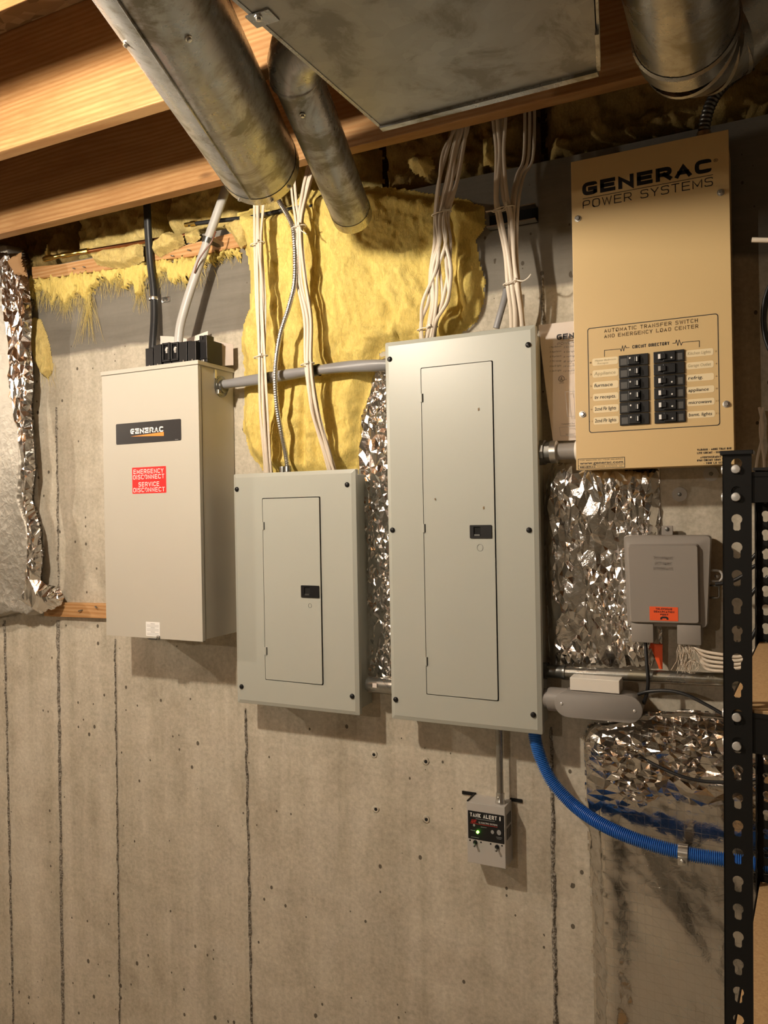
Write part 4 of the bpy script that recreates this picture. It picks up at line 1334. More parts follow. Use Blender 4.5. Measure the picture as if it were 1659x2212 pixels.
bundle(4, [(258, 1061, 1096, -.085), (329, 1068, 1094, -.085), (420, 1066, 1104, -.09), (466, 1070, 1108, -.09), (546, 1080, 1113, -.09), (615, 1092, 1122, -.09), (672, 1099, 1130, -.075), (697, 1100, 1133, -.055)], LP[3] - .012, 14,
       'white plastic cable in the crossed bunch entering tall panel near the tan box', 'crossed bunch of white cables into the tall panel', .0052)
bundle(3, [(334, 1128, 1156, -.05), (380, 1112, 1136, -.06), (440, 1100, 1124, -.085), (546, 1102, 1121, -.09), (615, 1106, 1128, -.09), (672, 1114, 1132, -.075), (697, 1116, 1136, -.055)], LP[3] - .012, 15,
       'white plastic cable curving in from the dark wall top to the crossed bunch', 'curved white cables joining the crossed bunch', .0042)
tie(612, 1090, 1128, -.092, 'white tie with long upturned tail on the crossed bunch', [(1128, 607), (1140, 601), (1147, 592)])
tie(452, 1066, 1110, -.092, 'white tie on the crossed bunch beside the metal rail', [(1085, 453), (1060, 455), (1049, 457)])
def cable(name, pts, r, m, label, cat='cable', flat=1., per=10, seg=12, group=None, parent=None, smooth=True):
    b = B().tube(crom([P(x, y, Y) for x, y, Y in pts], per), r, seg, True, flat)
    o = mk(name, b, m, parent, smooth, 50)
    if parent is None: tag(o, label, cat, group)
    return o
# grey cable into the tall panel
cable('grey_cable', [(1094, 625, -.04), (1090, 645, -.045), (1080, 680, -.05), (1072, 709, -.05)], .0085, 'grey_cable', 'thick grey cable dipping behind white bunch into tall panel', flat=.8)
# armoured cable
def armoured(name, pts, r, pitch, m, label, cat='cable', amp=.16, seg=12):
    path = resample(crom([P(x, y, Y) if len((x, y, Y)) == 3 else None for x, y, Y in pts], 12), pitch / 4)
    rr = [r * (1 + amp * (0.5 + .5 * math.cos(2 * math.pi * i / 4))) for i in range(len(path))]
    return path, rr
path, rr = armoured('', [(590, 395, -.06), (599, 427, -.07), (625, 472, -.09), (635.5, 508, -.105), (637, 602, -.112), (625, 660, -.108), (605, 725, -.105), (595, 798, -.108), (597.5, 870, -.1), (608, 935, -.085), (617, 979, -.06), (621, 1008, -.05)], .0062, .0066, '', '')
r = root('armoured_cable', path[-1], 'flexible silver armoured cable curving between white bunches into smaller panel', 'cable')
mk('armour', B().tube(path, rr, 10), 'zinc', r, True, 70)
e = V(path[-1].x, -.05, SP[3] - .012)
mk('connector', B().lathe(e, (0, 0, 1), [(.014, 0), (.014, .006), (.0105, .008), (.0105, .03), (.009, .032)], 14), 'dark_zinc', r, True, 40)
mk('clamp', B().box(e.x - .018, e.x - .008, -.064, -.044, e.z + .008, e.z + .03, .002), 'zinc', r)
# service cable between transfer switch and tall panel
se = [P(x, y, Y) for x, y, Y in ((489, 830, -.062), (520, 825, -.064), (575, 817, -.068), (630, 808, -.07), (690, 799, -.07), (750, 792, -.068), (800, 790, -.066), (836, 790, -.06))]
se[0].x = ax1 + .014
se[-1] = V(LP[0] + .012, -.06, se[-1].z)
path = crom(se, 10)
n = len(path)
r = root('service_cable', path[n // 2] - V(0, 0, .016), 'thick grey service cable running from beige switch box to tall panel', 'cable')
b = B()
seg = 16
# three twisted conductors under one jacket: a softly lobed, slowly turning section
T_ = [(path[min(n - 1, i + 1)] - path[max(0, i - 1)]).normalized() for i in range(n)]
for i, p in enumerate(path):
    w_ = T_[i].cross(V(0, -1, 0)).normalized()
    u_ = w_.cross(T_[i])
    for k in range(seg):
        a = 2 * math.pi * k / seg
        rad_ = .0145 * (1 + .10 * math.cos(2 * (a - i * .085)))
        b.v.append(p + u_ * math.cos(a) * rad_ + w_ * math.sin(a) * rad_)
for i in range(n - 1):
    for k in range(seg):
        a, c = i * seg + k, i * seg + (k + 1) % seg
        b.f.append((a, c, c + seg, a + seg))
mk('jacket', b, 'grey_cable', r, True, 60)
for px in (580, 686):
    j = min(range(n), key=lambda i: abs(path[i].x - P(px, 812, -.068).x))
    mk('tape_band', B().tube([path[j - 1], path[j], path[j + 1]], .0163, 16, False), 'black_plastic', r, True)
# black and pale grey cables down to the transfer switch
yt = az1
r = root('black_service_cable', P(326, 785, -.05), 'thick black cable dropping behind loose breakers to beige switch box', 'cable')
path = [P(x, y, Y) for x, y, Y in ((316, 395, -.06), (317, 425, -.05), (319, 480, -.04), (324, 560, -.03), (331, 625, -.028), (333, 680, -.032), (330, 740, -.045), (325, 788, -.06))]
path[-1].z = yt
mk('jacket', B().tube(crom(path, 8), .0125, 14, True, .8), 'black_cable', r, True, 50)
p = P(331, 645, -.03)
mk('strap', B().tube([p + V(.0145 * math.cos(t), -.012 * math.sin(t), .0) for t in np.linspace(0, 2 * math.pi, 17)], .0055, 6, False, .25, Vector((1, 0, 0))).box(p.x + .010, p.x + .042, -.001, -.005, p.z - .008, p.z + .008, .001), 'zinc', r, True, 40)
mk('strap_screw', B().lathe(V(p.x + .033, -.005, p.z), (0, -1, 0), [(.005, 0), (.0045, .002), (.001, .003)], 10), 'dark_zinc', r, True, 40)
r = root('pale_grey_cable', P(385, 735, -.07), 'thick pale grey cable leaning down behind loose breakers to beige switch box', 'cable')
path = [P(x, y, Y) for x, y, Y in ((490, 400, -.05), (478, 437, -.06), (457, 495, -.065), (440, 545, -.07), (417, 610, -.078), (398, 670, -.085), (387, 720, -.085), (383, 780, -.085))]
path[-1].z = yt
pth = crom(path, 8)
mk('jacket', B().tube(pth, .0138, 14, True, .85), 'pale_grey_cable', r, True, 50)
j = min(range(len(pth)), key=lambda i: abs(pth[i].z - P(448, 517, -.068).z))
mk('strap', B().tube([pth[j - 1], pth[j], pth[j + 1]], .0158, 14, False).box(pth[j].x - .004, pth[j].x + .02, -.002, -.07, pth[j].z - .006, pth[j].z + .006), 'dark_zinc', r, True, 40)
cable('ground_wire', [(466, 500, -.086), (457, 522, -.092), (440, 545, -.094), (428, 565, -.094), (420, 590, -.09)], .0022, 'brown_wire', 'thin brown wire crossing over the pale grey cable', 'wire', per=6, seg=6)
# flexible black-silver conduit above tan box
fx = [P(1622, 140, -.05), P(1585, 165, -.06), P(1553, 195, -.07), P(1533, 230, -.075), P(1524, 262, -.075), P(1520, 287, -.075)]
path = resample(crom(fx, 12), .0022)
rr = [.0115 * (1 + .17 * (.5 + .5 * math.cos(2 * math.pi * i / 4))) for i in range(len(path))]
zt_ = tz1 - .012
r = root('flexible_conduit', (path[-1].x, -.075, zt_), 'ribbed dark metal flexible conduit rising from top of tan box', 'conduit')
mk('armour', B().tube(path, rr, 12), 'dark_zinc', r, True, 70)
mk('connector', B().lathe((path[-1].x, -.075, zt_), (0, 0, 1), [(.018, 0), (.018, .008), (.015, .01), (.015, max(.014, path[-1].z - zt_))], 14), 'zinc', r, True, 40)
# blue corrugated conduit
bl = [P(x, y, Y) for x, y, Y in ((1153, 1575, -.05), (1157, 1600, -.052), (1169, 1640, -.055), (1194, 1690, -.062), (1238, 1738, -.075), (1290, 1775, -.1), (1350, 1804, -.115), (1420, 1828, -.12), (1490, 1845, -.12), (1560, 1856, -.12), (1640, 1867, -.12), (1720, 1876, -.12))]
bl[0].z = LP[2] + .012
path = resample(crom(bl, 14), .00105)
rr = [.0154 - (.0036 if (i % 4) in (2, 3) else 0.) for i in range(len(path))]
r = root('blue_conduit', path[len(path) // 2] - V(0, 0, .0155), 'blue corrugated plastic conduit curving from tall panel across the lower foil', 'conduit')
mk('corrugated_tube', B().tube(path, rr, 16), 'blue_plastic', r, True, 35)
p = P(1476, 1841, -.12)
mk('strap', B().tube([p + V(-.010, 0, 0), p + V(.010, 0, 0)], .0172, 16, False).box(p.x - .010, p.x + .010, -.128, -.138, p.z - .022, p.z - .004, .002).box(p.x - .010, p.x + .010, -.06, -.134, p.z - .024, p.z - .021), 'zinc', r, True, 40)
mk('strap_screw', B().lathe(p + V(0, -.018, -.014), (0, -1, 0), [(.006, 0), (.005, .003), (.001, .0045)], 12), 'zinc', r, True, 40)
# phone cables
cable('black_wire', [(1394, 1384, -.06), (1397, 1430, -.07), (1400, 1470, -.075), (1397, 1500, -.07), (1390, 1520, -.065)], .0042, 'black_cable', 'black wire hanging from the left foot of telephone box', 'wire', seg=8)
cable('black_wire', [(1378, 1500, -.07), (1400, 1494, -.075), (1440, 1492, -.08), (1480, 1500, -.085), (1525, 1522, -.09), (1565, 1545, -.095), (1610, 1575, -.1)], .004, 'black_cable', 'black wire arching from white box above the lower foil', 'wire', seg=8)
r = root('black_wire', P(1453, 1668, -.115), 'split-ended black wire lying across the bright lower foil', 'wire')
pts = [(1398, 1643, -.11), (1425, 1657, -.115), (1470, 1676, -.12), (1515, 1687, -.12), (1562, 1690, -.12), (1605, 1688, -.12), (1650, 1680, -.12)]
mk('sheath', B().tube(crom([P(*p) for p in pts], 8), .0038, 8), 'black_cable', r, True)
for dy in (-5, 2):
    mk('split_end', B().tube(crom([P(1399, 1643, -.11), P(1390, 1638 + dy * .3, -.112), P(1379, 1634 + dy, -.115)], 4), .0019, 6), 'black_cable', r, True)
for k in range(5):
    cable('telephone_wire', [(1488 + 5 * k, 1392, -.06), (1500 + 3 * k, 1410 + 2 * k - 5 * (4 - k) * .5, -.07), (1525, 1418 + 9 * k - 10, -.075), (1562, 1422 + 9 * k - 8, -.08), (1600, 1418 + 8 * k, -.08), (1650, 1395 + 8 * k, -.08)], .0034, 'white_cable', 'cream wire bowing right from the right foot of telephone box', 'wire', seg=8, group='cream wires from the telephone box')
rs = np.random.RandomState(4)
b = B()
for k in range(34):
    x, y = rs.uniform(1466, 1496), 1393
    pts = [P(x, y, -.06)]
    dx = rs.uniform(-14, 8)
    for j in range(4):
        x += dx * .35 + rs.uniform(-4, 4)
        y += rs.uniform(8, 18)
        pts.append(P(x, y, -.065 - rs.uniform(0, .03)))
    b.tube(crom(pts, 4), .0006, 4, False)
for k in range(7):
    cx, cy, rd = 1496 + rs.uniform(-4, 4), 1440 + rs.uniform(-4, 4), rs.uniform(7, 14)
    b.tube([P(cx + rd * math.cos(t), cy + rd * math.sin(t) * .9, -.085 - .004 * math.sin(t * 3 + k)) for t in np.linspace(rs.uniform(0, 3), rs.uniform(5, 8), 16)], .0007, 4, False)
fw = tag(mk('frayed_wires', b, 'white_cable', None, True, fix=False), 'tangle of thin frayed wire ends under the telephone box', 'wire tangle', kind='stuff')
cable('telephone_wire', [(1489, 1392, -.065), (1491, 1408, -.068), (1489, 1424, -.07)], .0036, 'white_cable', 'short cut cream wire stub under the telephone box', 'wire', seg=8)
q = [(1403, 1390), (1431, 1392), (1431, 1446), (1424, 1445)]
b = B().plate([(P(x, y, -.03).x, P(x, y, -.03).z) for x, y in reversed(q)], [], -.03, -.026)
tag(mk('orange_tag', b, 'sticker_orange'), 'orange strip tucked behind the telephone box foot above steel pipe', 'tag')
for k, (pts) in enumerate((((1612, 1225), (1630, 1200), (1660, 1175)), ((1612, 1235), (1632, 1222), (1662, 1212)), ((1612, 1302), (1630, 1275), (1660, 1245)), ((1545, 1262), (1580, 1256), (1612, 1240)), ((1600, 1400), (1622, 1380), (1640, 1350), (1665, 1330)))):
    cable('black_wire', [(x, y, -.05 - .008 * k) for x, y in pts], .0042, 'black_cable', 'black wire slanting behind the shelf posts near telephone box', 'wire', seg=8, group='black wires behind the shelf posts')
# white cable end and coiled dark cable at the right
p0, p1 = P(1624, 518, -.25), P(1700, 520, -.25)
tag(mk('white_cable_end', B().tube([p0, p0.lerp(p1, .5), p1 + V(.25, 0, 0)], .0048, 10), 'white_cable', None, True, 50), 'cut white cable end sticking in beside the dark wall right of tan box', 'cable')
rs = np.random.RandomState(12)
for k in range(5):
    c = P(1705 + 3 * k, 690, -.06)
    rad = .075 + .006 * k
    pts = [c + V(rad * .62 * math.cos(t), -.006 * k - .01, rad * 1.1 * math.sin(t)) for t in np.linspace(0, 2 * math.pi, 33)]
    tag(mk('coiled_cable', B().tube(pts, .0036, 7, False), 'black_cable', None, True), 'loop of dark cable coiled on the wall right of tan box', 'cable', 'dark cable loops beside the tan box')
for k in range(2):
    cable('grey_wire', [(1640 + 8 * k, 880, -.04), (1648 - 6 * k, 930, -.045), (1636 + 14 * k, 990, -.05), (1630 + 22 * k, 1040, -.05)], .003, 'white_cable', 'thin dusty wire hanging below the dark cable loops', 'wire', seg=6, group='thin wires under the cable loops')
# metal rail behind the crossed bunch
q = rectP([(1050, 456), (1155, 440), (1156, 472), (1051, 492)], -.03)
r = root('strut_rail', ((q[0] + q[1]) / 2, -.015, q[2]), 'dark metal strut rail fixed to wall behind the crossed bunch', 'rail')
mk('web', B().box(q[0], q[1], -.001, -.005, q[2], q[3]), 'black_steel', r)
for z in (q[2], q[3] - .003):
    mk('flange', B().box(q[0], q[1], -.001, -.03, z, z + .003), 'zinc', r)

# ------------------------------------------------------------------ loose breakers and packing on the switch box
def loose(px0, px1, py_top, Yf, dp, kind, label):
    a, c = P(px0, 760, Yf), P(px1, 760, Yf)
    zt = P((px0 + px1) / 2, py_top, Yf).z
    zb = az1 + .0003
    w = c.x - a.x
    r = root('circuit_breaker', ((a.x + c.x) / 2, Yf + dp / 2, zb), label, 'circuit breaker')
    if kind == 'terminal':
        b = B().box(a.x, c.x, Yf + .006, Yf + dp, zb, zt, .001)
        b.box(a.x, a.x + w * .16, Yf, Yf + .008, zb + .012, zt, .0008).box(c.x - w * .16, c.x, Yf, Yf + .008, zb + .012, zt, .0008)
        b.box(a.x, c.x, Yf, Yf + .008, zb + .010, zb + .016, .0008).box(a.x, c.x, Yf + .002, Yf + .008, zt - .006, zt, .0008)
        mk('body', b, 'black_plastic', r)
        m = (a.x + c.x) / 2
        mk('terminal_screw', B().lathe((m, Yf + .007, zt - .016), (0, -1, 0), [(.0045, 0), (.0042, .003), (.001, .004)], 10).box(m - .004, m + .004, Yf + .002, Yf + .006, zt - .024, zt - .017).lathe((m, Yf + .006, zt - .027), (0, -1, 0), [(.0035, 0), (.003, .003)], 10), 'chrome_rivet', r, True, 40)
        mk('foot_slot', B().box(a.x + w * .2, c.x - w * .2, Yf + .004, Yf + .0062, zb + .001, zb + .006), 'dark_void', r)
    elif kind == 'tall':
        b = B().box(a.x, c.x, Yf, Yf + dp, zb, zt - .012, .0012)
        b.box(a.x + w * .1, a.x + w * .44, Yf + .002, Yf + dp * .5, zt - .013, zt, .001).box(a.x + w * .56, c.x - w * .06, Yf + .002, Yf + dp * .5, zt - .013, zt, .001)
        b.box(a.x - .002, c.x + .002, Yf - .002, Yf + .01, zb + .008, zb + .013, .001)
        mk('body', b, 'black_plastic', r)
        mk('clip', B().box(a.x + w * .4, a.x + w * .7, Yf - .003, Yf + .004, zb, zb + .007, .0005), 'zinc', r)
    else:
        b = B().box(a.x, c.x, Yf, Yf + dp, zb, zt, .0012).box(a.x + w * .1, c.x, Yf + dp * .3, Yf + dp, zt - .002, zt + .005, .001)
        mk('body', b, 'black_plastic', r)
        mk('clip', B().box(a.x + w * .48, a.x + w * .60, Yf - .001, Yf + .003, zb, zb + .008), 'zinc', r)
    return r
YBK = -.15
loose(314, 330, 752, YBK + .01, .05, 'plain', 'dull black loose breaker in front of the black cable foot')
loose(332, 347.5, 745, YBK + .004, .05, 'plain', 'black loose breaker between black cable and the screw-terminal breakers')
loose(350, 366, 740, YBK, .055, 'terminal', 'loose breaker with shiny terminal screws next to plain black breaker, left of its twin')
loose(368.5, 384.5, 739, YBK, .055, 'terminal', 'loose breaker with shiny terminal screws beside the scuffed plain breakers')
loose(387, 403.5, 738, YBK, .06, 'plain', 'scuffed plain loose breaker between terminal breaker and its plain twin')
loose(406, 423, 737, YBK, .06, 'plain', 'scuffed plain loose breaker next to the tall notched breaker')
loose(428, 447, 724, YBK + .02, .07, 'tall', 'tall notched loose breaker nearest the curled white card')
# curled card packing behind them
b = B()
c0, c1 = P(452, 780, -.03), P(503, 780, -.03)
n1, n2 = 14, 6
zb = az1 + .001
for j in range(n2 + 1):
    for i in range(n1 + 1):
        u, t = i / n1, j / n2
        x = c0.x + (c1.x - c0.x) * (u * .98)
        y = -.045 - .035 * math.sin(u * math.pi) * (1 - .3 * t) + .02 * u
        zt = P(452 + 51 * u, 736 + 4 * u, -.045).z
        low = zb + .045 * max(0, (.35 - u)) + (.02 * (u - .75) if u > .75 else 0)
        b.v.append((x, y, low + (zt - low) * t))
for j in range(n2):
    for i in range(n1):
        k = j * (n1 + 1) + i
        b.f.append((k, k + 1, k + n1 + 2, k + n1 + 1))
tag(mk('curled_card', b, 'card_pinkish', None, True, fix=False), 'curled off-white card standing on beige switch box by the cable connector', 'card')
a, c = P(347, 726, -.02), P(448, 722, -.02)
b = B().plate([(a.x, az1 + .001), (c.x + .005, az1 + .001), (c.x + .003, P(445, 716, -.02).z), (P(405, 732, -.02).x, P(405, 732, -.02).z), (P(372, 727, -.02).x, P(372, 727, -.02).z), (a.x, a.z)], [], -.022, -.0205)
tag(mk('paper_sheet', b, 'paper'), 'white paper standing against wall behind the loose breakers', 'paper')
#==SOFT==
# ------------------------------------------------------------------ insulation
def z5b(x, y): return (480 + x / 2.765, 400 + y / 2.765)
poly = [z5b(*p) for p in ((90, 170), (95, 300), (150, 430), (170, 560), (160, 740), (122, 850), (110, 950), (130, 1100), (128, 1280), (120, 1450), (170, 1620), (240, 1705), (400, 1760), (700, 1760), (800, 1700), (865, 1600), (868, 1450), (895, 1200), (950, 1000), (1100, 980), (1340, 960), (1450, 880), (1520, 830), (1562, 720), (1578, 560), (1540, 450), (1520, 330), (1578, 250), (1575, 130), (1470, 80), (1300, 60), (1100, 20), (900, 0), (640, 20), (500, 30), (400, 120), (280, 150), (180, 130))]
def h_big(x, z, d):
    # soft pillow with tufts, pulled in along a few vertical creases
    s = sm(d, .05)
    wx = x + .05 * (fbm(x * 6 + 3, z * 6, 2, 19) - .5) + .012 * (fbm(x * 25, z * 25, 2, 23) - .5)
    wz = z + .06 * (fbm(x * 6 + 11, z * 6 + 5, 2, 29) - .5) + .012 * (fbm(x * 25 + 8, z * 25, 2, 27) - .5)
    ca, sa = .83, .56
    ux, uz = wx * ca + wz * sa, -wx * sa + wz * ca
    t = .034 + .030 * (fbm(ux * 6, uz * 5, 2, 21) - .3) + .026 * (fbm(ux * 16, uz * 11, 3, 33) - .5) - .010 * np.clip(ridged(ux * 9, uz * 6, 2, 37) - .72, 0, 1) * 3 + .013 * (fbm(ux * 48, uz * 36, 3, 41) - .5)
    cr = 0
    for cx, wd_, am in ((P(590, 700, 0).x, .012, .012), (P(668, 850, 0).x, .01, .014), (P(700, 900, 0).x, .012, .006), (P(985, 600, 0).x, .016, .028)):
        cr = cr + am * np.exp(-((x - cx - .012 * np.sin(z * 9)) / wd_) ** 2)
    tuck = 1 - .45 * np.exp(-((z - (SP[3] - .02)) / .05) ** 2) - .5 * np.exp(-((z - LP[3]) / .05) ** 2) * (x > LP[0])
    zc = P(650, 805, -.05).z + (x - P(650, 805, -.05).x) * .06
    tuck = tuck * (1 - .38 * np.exp(-((z - zc) / .03) ** 2) * (x < LP[0] + .02))
    return np.minimum(s * np.maximum(.006, t - cr) * np.clip(tuck, .25, 1), .083)
big = sheet('insulation_batt', poly, -.0008, .0036, h_big, 'fluff_yellow')
tag(big, 'big fluffy yellow fibreglass batt behind the white cable bunches', 'insulation')
def wisps(parent, mname, specs, seed, r=.00035, name='fibre_wisps'):
    """specs: (x_px, y_px, dx_px, length_px, count, depth)"""
    rs = np.random.RandomState(seed)
    b = B()
    for x, y, dx, L, n, Y in specs:
        for k in range(n):
            x0, y0 = x + rs.normal(0, dx), y + rs.normal(0, 4)
            l = L * rs.uniform(.4, 1.1)
            sw = rs.uniform(-.35, .35)
            pts = [P(x0 + sw * l * t + 2.5 * math.sin(t * 4 + k), y0 + l * t, Y - rs.uniform(0, .006) * (1 - t)) for t in (0, .33, .66, 1)]
            b.tube(crom(pts, 3), [r * (1.3 - t / 10) for t in range(10)], 3, False)
    return tag(mk(name, b, mname, parent, True, fix=False), kind='stuff')
# fringe of fibreglass hanging under the orange strips
fr_poly = [(68, 600), (130, 596), (205, 584), (262, 574), (330, 566), (420, 556), (500, 538), (525, 536), (520, 560), (480, 560), (462, 572), (440, 580), (425, 604), (408, 618), (395, 606), (380, 618), (362, 596), (345, 600), (318, 604), (310, 648), (298, 650), (290, 620), (262, 640), (270, 612), (248, 606), (225, 610), (208, 626), (198, 660), (192, 696), (186, 660), (178, 640), (164, 652), (143, 684), (138, 660), (128, 655), (108, 680), (116, 646), (100, 640), (82, 650), (68, 668)]
def h_fr(x, z, d):
    return sm(d, .012) * (.006 + .022 * fbm(x * 22, z * 10, 3, 61) + .012 * (ridged(x * 40, z * 14, 3, 65) - .5))
fr_ = sheet('insulation_fringe', [(x, y - .22 * max(0, y - 600)) for x, y in fr_poly], -.001, .0022, h_fr, 'fluff_yellow', rag=.022)
tag(fr_, 'ragged yellow fibreglass fringe hanging under the orange wood strips', 'insulation')
wisps(fr_, 'wisp', [(150, 622, 26, 52, 110, -.008), (192, 640, 5, 95, 60, -.008), (115, 625, 22, 50, 80, -.008), (143, 640, 4, 50, 40, -.008), (250, 596, 26, 44, 110, -.008), (303, 612, 6, 60, 60, -.008), (400, 586, 28, 40, 120, -.008), (350, 584, 24, 34, 80, -.008), (470, 555, 24, 22, 60, -.008), (260, 592, 70, 46, 90, -.008), (90, 625, 14, 44, 50, -.008)], 3, .0005)
tuft = [(72, 684), (90, 690), (102, 720), (112, 760), (116, 800), (104, 822), (88, 800), (78, 770), (72, 740)]
o = sheet('insulation_tuft', tuft, -.001, .0026, lambda x, z, d: sm(d, .014) * (.012 + .02 * fbm(x * 24, z * 14, 3, 71)), 'fluff_pale')
tag(o, 'small yellow fibreglass tuft beside the edge of left foil blanket', 'insulation')
wisps(o, 'wisp', [(100, 790, 10, 50, 24, -.008), (90, 760, 8, 40, 16, -.008)], 9)
# lumps on the strips
for k, (pl, lab) in enumerate((([(196, 548), (230, 535), (262, 532), (310, 520), (312, 565), (280, 580), (250, 582), (210, 574)], 'pale fibreglass lump over the joint of orange strips by the black cable'),
        ([(334, 520), (360, 500), (395, 505), (402, 530), (372, 545), (345, 558), (332, 548)], 'pale fibreglass lump on orange strip just right of black cable'),
        ([(398, 505), (425, 494), (436, 512), (420, 528), (402, 526)], 'small fibreglass lump touching the pale grey cable strap'),
        ([(478, 488), (515, 470), (545, 465), (545, 520), (520, 540), (500, 506)], 'pale fibreglass lump beside straight white bunch at the strip end'))):
    o = sheet('insulation_lump', pl, -.019, .0028, lambda x, z, d: sm(d, .02) * (.014 + .024 * fbm(x * 26, z * 24, 3, 80 + k) + .012 * (ridged(x * 50, z * 45, 2, 90 + k) - .5)), 'fluff_pale')
    tag(o, lab, 'insulation')
# batts packed along the rim above the wall top
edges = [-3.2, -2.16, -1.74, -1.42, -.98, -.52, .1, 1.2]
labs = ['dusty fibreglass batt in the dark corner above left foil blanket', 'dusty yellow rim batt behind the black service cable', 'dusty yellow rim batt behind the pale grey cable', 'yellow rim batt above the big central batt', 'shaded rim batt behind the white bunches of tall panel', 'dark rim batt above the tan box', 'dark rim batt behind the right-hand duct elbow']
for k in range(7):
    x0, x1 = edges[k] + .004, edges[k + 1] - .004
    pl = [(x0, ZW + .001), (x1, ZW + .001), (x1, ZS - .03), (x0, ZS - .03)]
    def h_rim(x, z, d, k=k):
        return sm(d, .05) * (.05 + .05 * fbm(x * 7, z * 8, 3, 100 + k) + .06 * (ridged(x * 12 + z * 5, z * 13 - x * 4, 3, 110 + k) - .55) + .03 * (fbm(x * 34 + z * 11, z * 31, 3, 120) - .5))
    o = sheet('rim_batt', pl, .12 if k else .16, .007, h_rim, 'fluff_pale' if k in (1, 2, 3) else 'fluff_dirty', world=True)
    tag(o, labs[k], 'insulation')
# lumps of insulation in the shade
for k, (pl, lab) in enumerate((([(878, 345), (900, 328), (935, 335), (942, 362), (925, 385), (890, 380)], 'shaded round fibreglass lump left of the white bunch above the tall panel'), ([(1040, 300), (1062, 295), (1072, 330), (1066, 362), (1044, 360)], 'shaded fibreglass lump between the two bunches of tall panel'))):
    o = sheet('insulation_lump', pl, -.03, .004, lambda x, z, d: sm(d, .03) * (.02 + .03 * fbm(x * 22, z * 20, 3, 130 + k)), 'fluff_pale')
    tag(o, lab, 'insulation')

# ------------------------------------------------------------------ foil
def crump(seed, a1=.010, a2=.006, a3=.004, f=14., base=.02, edge=.02, vert=1.):
    def h(x, z, d):
        zz = z * vert
        return sm(d, edge) * np.maximum(.003, base + a1 * (fbm(x * 8, zz * 8, 3, seed) - .5) * 2 + a2 * facet(x, zz, seed + 1, 8, f) * 3 + a3 * (ridged(x * 40, zz * 40, 3, seed + 2) - .5) * 2)
    return h
tag(foil_sheet('foil_facing', [(772, 1000), (778, 900), (800, 850), (822, 770), (860, 770), (860, 1470), (800, 1478), (782, 1430), (770, 1300)], -.002, .0066, .0014, .018, 'foil', None, 200, .7, .012, .010, .05),
    'narrow strip of crumpled silver foil between the two grey panels', 'foil')
tag(foil_sheet('foil_facing', [(1196, 1000), (1300, 1004), (1424, 1012), (1426, 1100), (1425, 1200), (1430, 1390), (1408, 1438), (1300, 1444), (1188, 1446), (1182, 1300), (1175, 1100), (1182, 1040)], -.002, .0072, .0013, .026, 'foil', None, 220, .5, .022, .015, .07),
    'crumpled silver foil sheet hanging below the tan box', 'foil')
def h_low(x, z, d):
    zt = P(1300, 1560, 0).z
    t = np.clip((zt - z) / .25, 0, 1)             # crumpled at the top, taut further down
    bul = .050 * sm(d, .05) + .012 * np.exp(-((d - .06) / .03) ** 2)
    cr = (.011 * facet(x, z * 1.5, 241, 8, 13) * 3 + .005 * facet(x, z * 1.2, 251, 8, 34) * 2) * (1 - t) ** 1.2 + .010 * (fbm(x * 5 + z * 3, z * 4, 2, 243) - .5) * (.4 + t) + .007 * (fbm(x * 15 + z * 6, z * 7 - x * 3, 3, 247) - .5)
    wx = x + .03 * (fbm(x * 6, z * 6, 2, 249) - .5)
    fold = .007 * np.abs(((wx * 2.2 + (z - zt) * 1.1) * 2.2 % 1) * 2 - 1) * np.clip(t, .1, .6)
    slack = .012 * np.sin((z - zt) * 10) * sm(d, .1)
    return np.clip(bul + sm(d, .03) * (cr + fold + slack), .002, .100)
lowp = [(1258, 1590), (1270, 1562), (1330, 1552), (1400, 1535), (1500, 1532), (1570, 1540), (1700, 1556), (1850, 1580), (1850, 2320), (1290, 2320), (1283, 2212), (1276, 1950), (1268, 1800), (1264, 1700)]
lo_ = tag(sheet('foil_facing', lowp, -.002, .0042, h_low, 'foil_scrim', None, True), 'large sheet of reinforced silver foil low on the wall behind the shelf post', 'foil')
foil_sheet('crumpled_top', [(1264, 1600), (1280, 1572), (1340, 1562), (1405, 1545), (1500, 1542), (1570, 1550), (1700, 1566), (1700, 1740), (1600, 1728), (1520, 1750), (1450, 1722), (1380, 1752), (1310, 1730), (1272, 1770)], -.060, .0150, .0030, .026, 'foil_scrim', lo_, 290, 1.5, .045, .016, .06)
# left blanket: dull face and bright crumpled edge
lb_poly = [(-160, 500), (-40, 520), (20, 532), (52, 535), (58, 560), (66, 600), (72, 660), (70, 740), (76, 830), (72, 880), (76, 960), (80, 1010), (74, 1080), (90, 1130), (98, 1200), (92, 1250), (132, 1285), (128, 1308), (92, 1330), (60, 1322), (-20, 1340), (-160, 1370)]
def h_left(x, z, d):
    s = sm(d, .010)
    e = np.exp(-(d / .055) ** 2)
    low = np.exp(-((z - P(60, 1310, 0).z) / .06) ** 2)
    cr = e * .006 * facet(x, z * .5, 261, 6, 12) * 2 + low * .010 * facet(x, z, 265, 8, 14) * 2 + .006 * facet(x, z * .25, 268, 5, 5)
    return s * np.clip(.054 + .010 * (fbm(x * 6, z * 4, 3, 267) - .5) + cr, .01, .12)
lf = sheet('foil_blanket', lb_poly, -.002, .0034, h_left, 'foil_dull', None, True)
tag(lf, 'tall foil-faced insulation blanket with crumpled edge on the wall left of switch box', 'insulation')
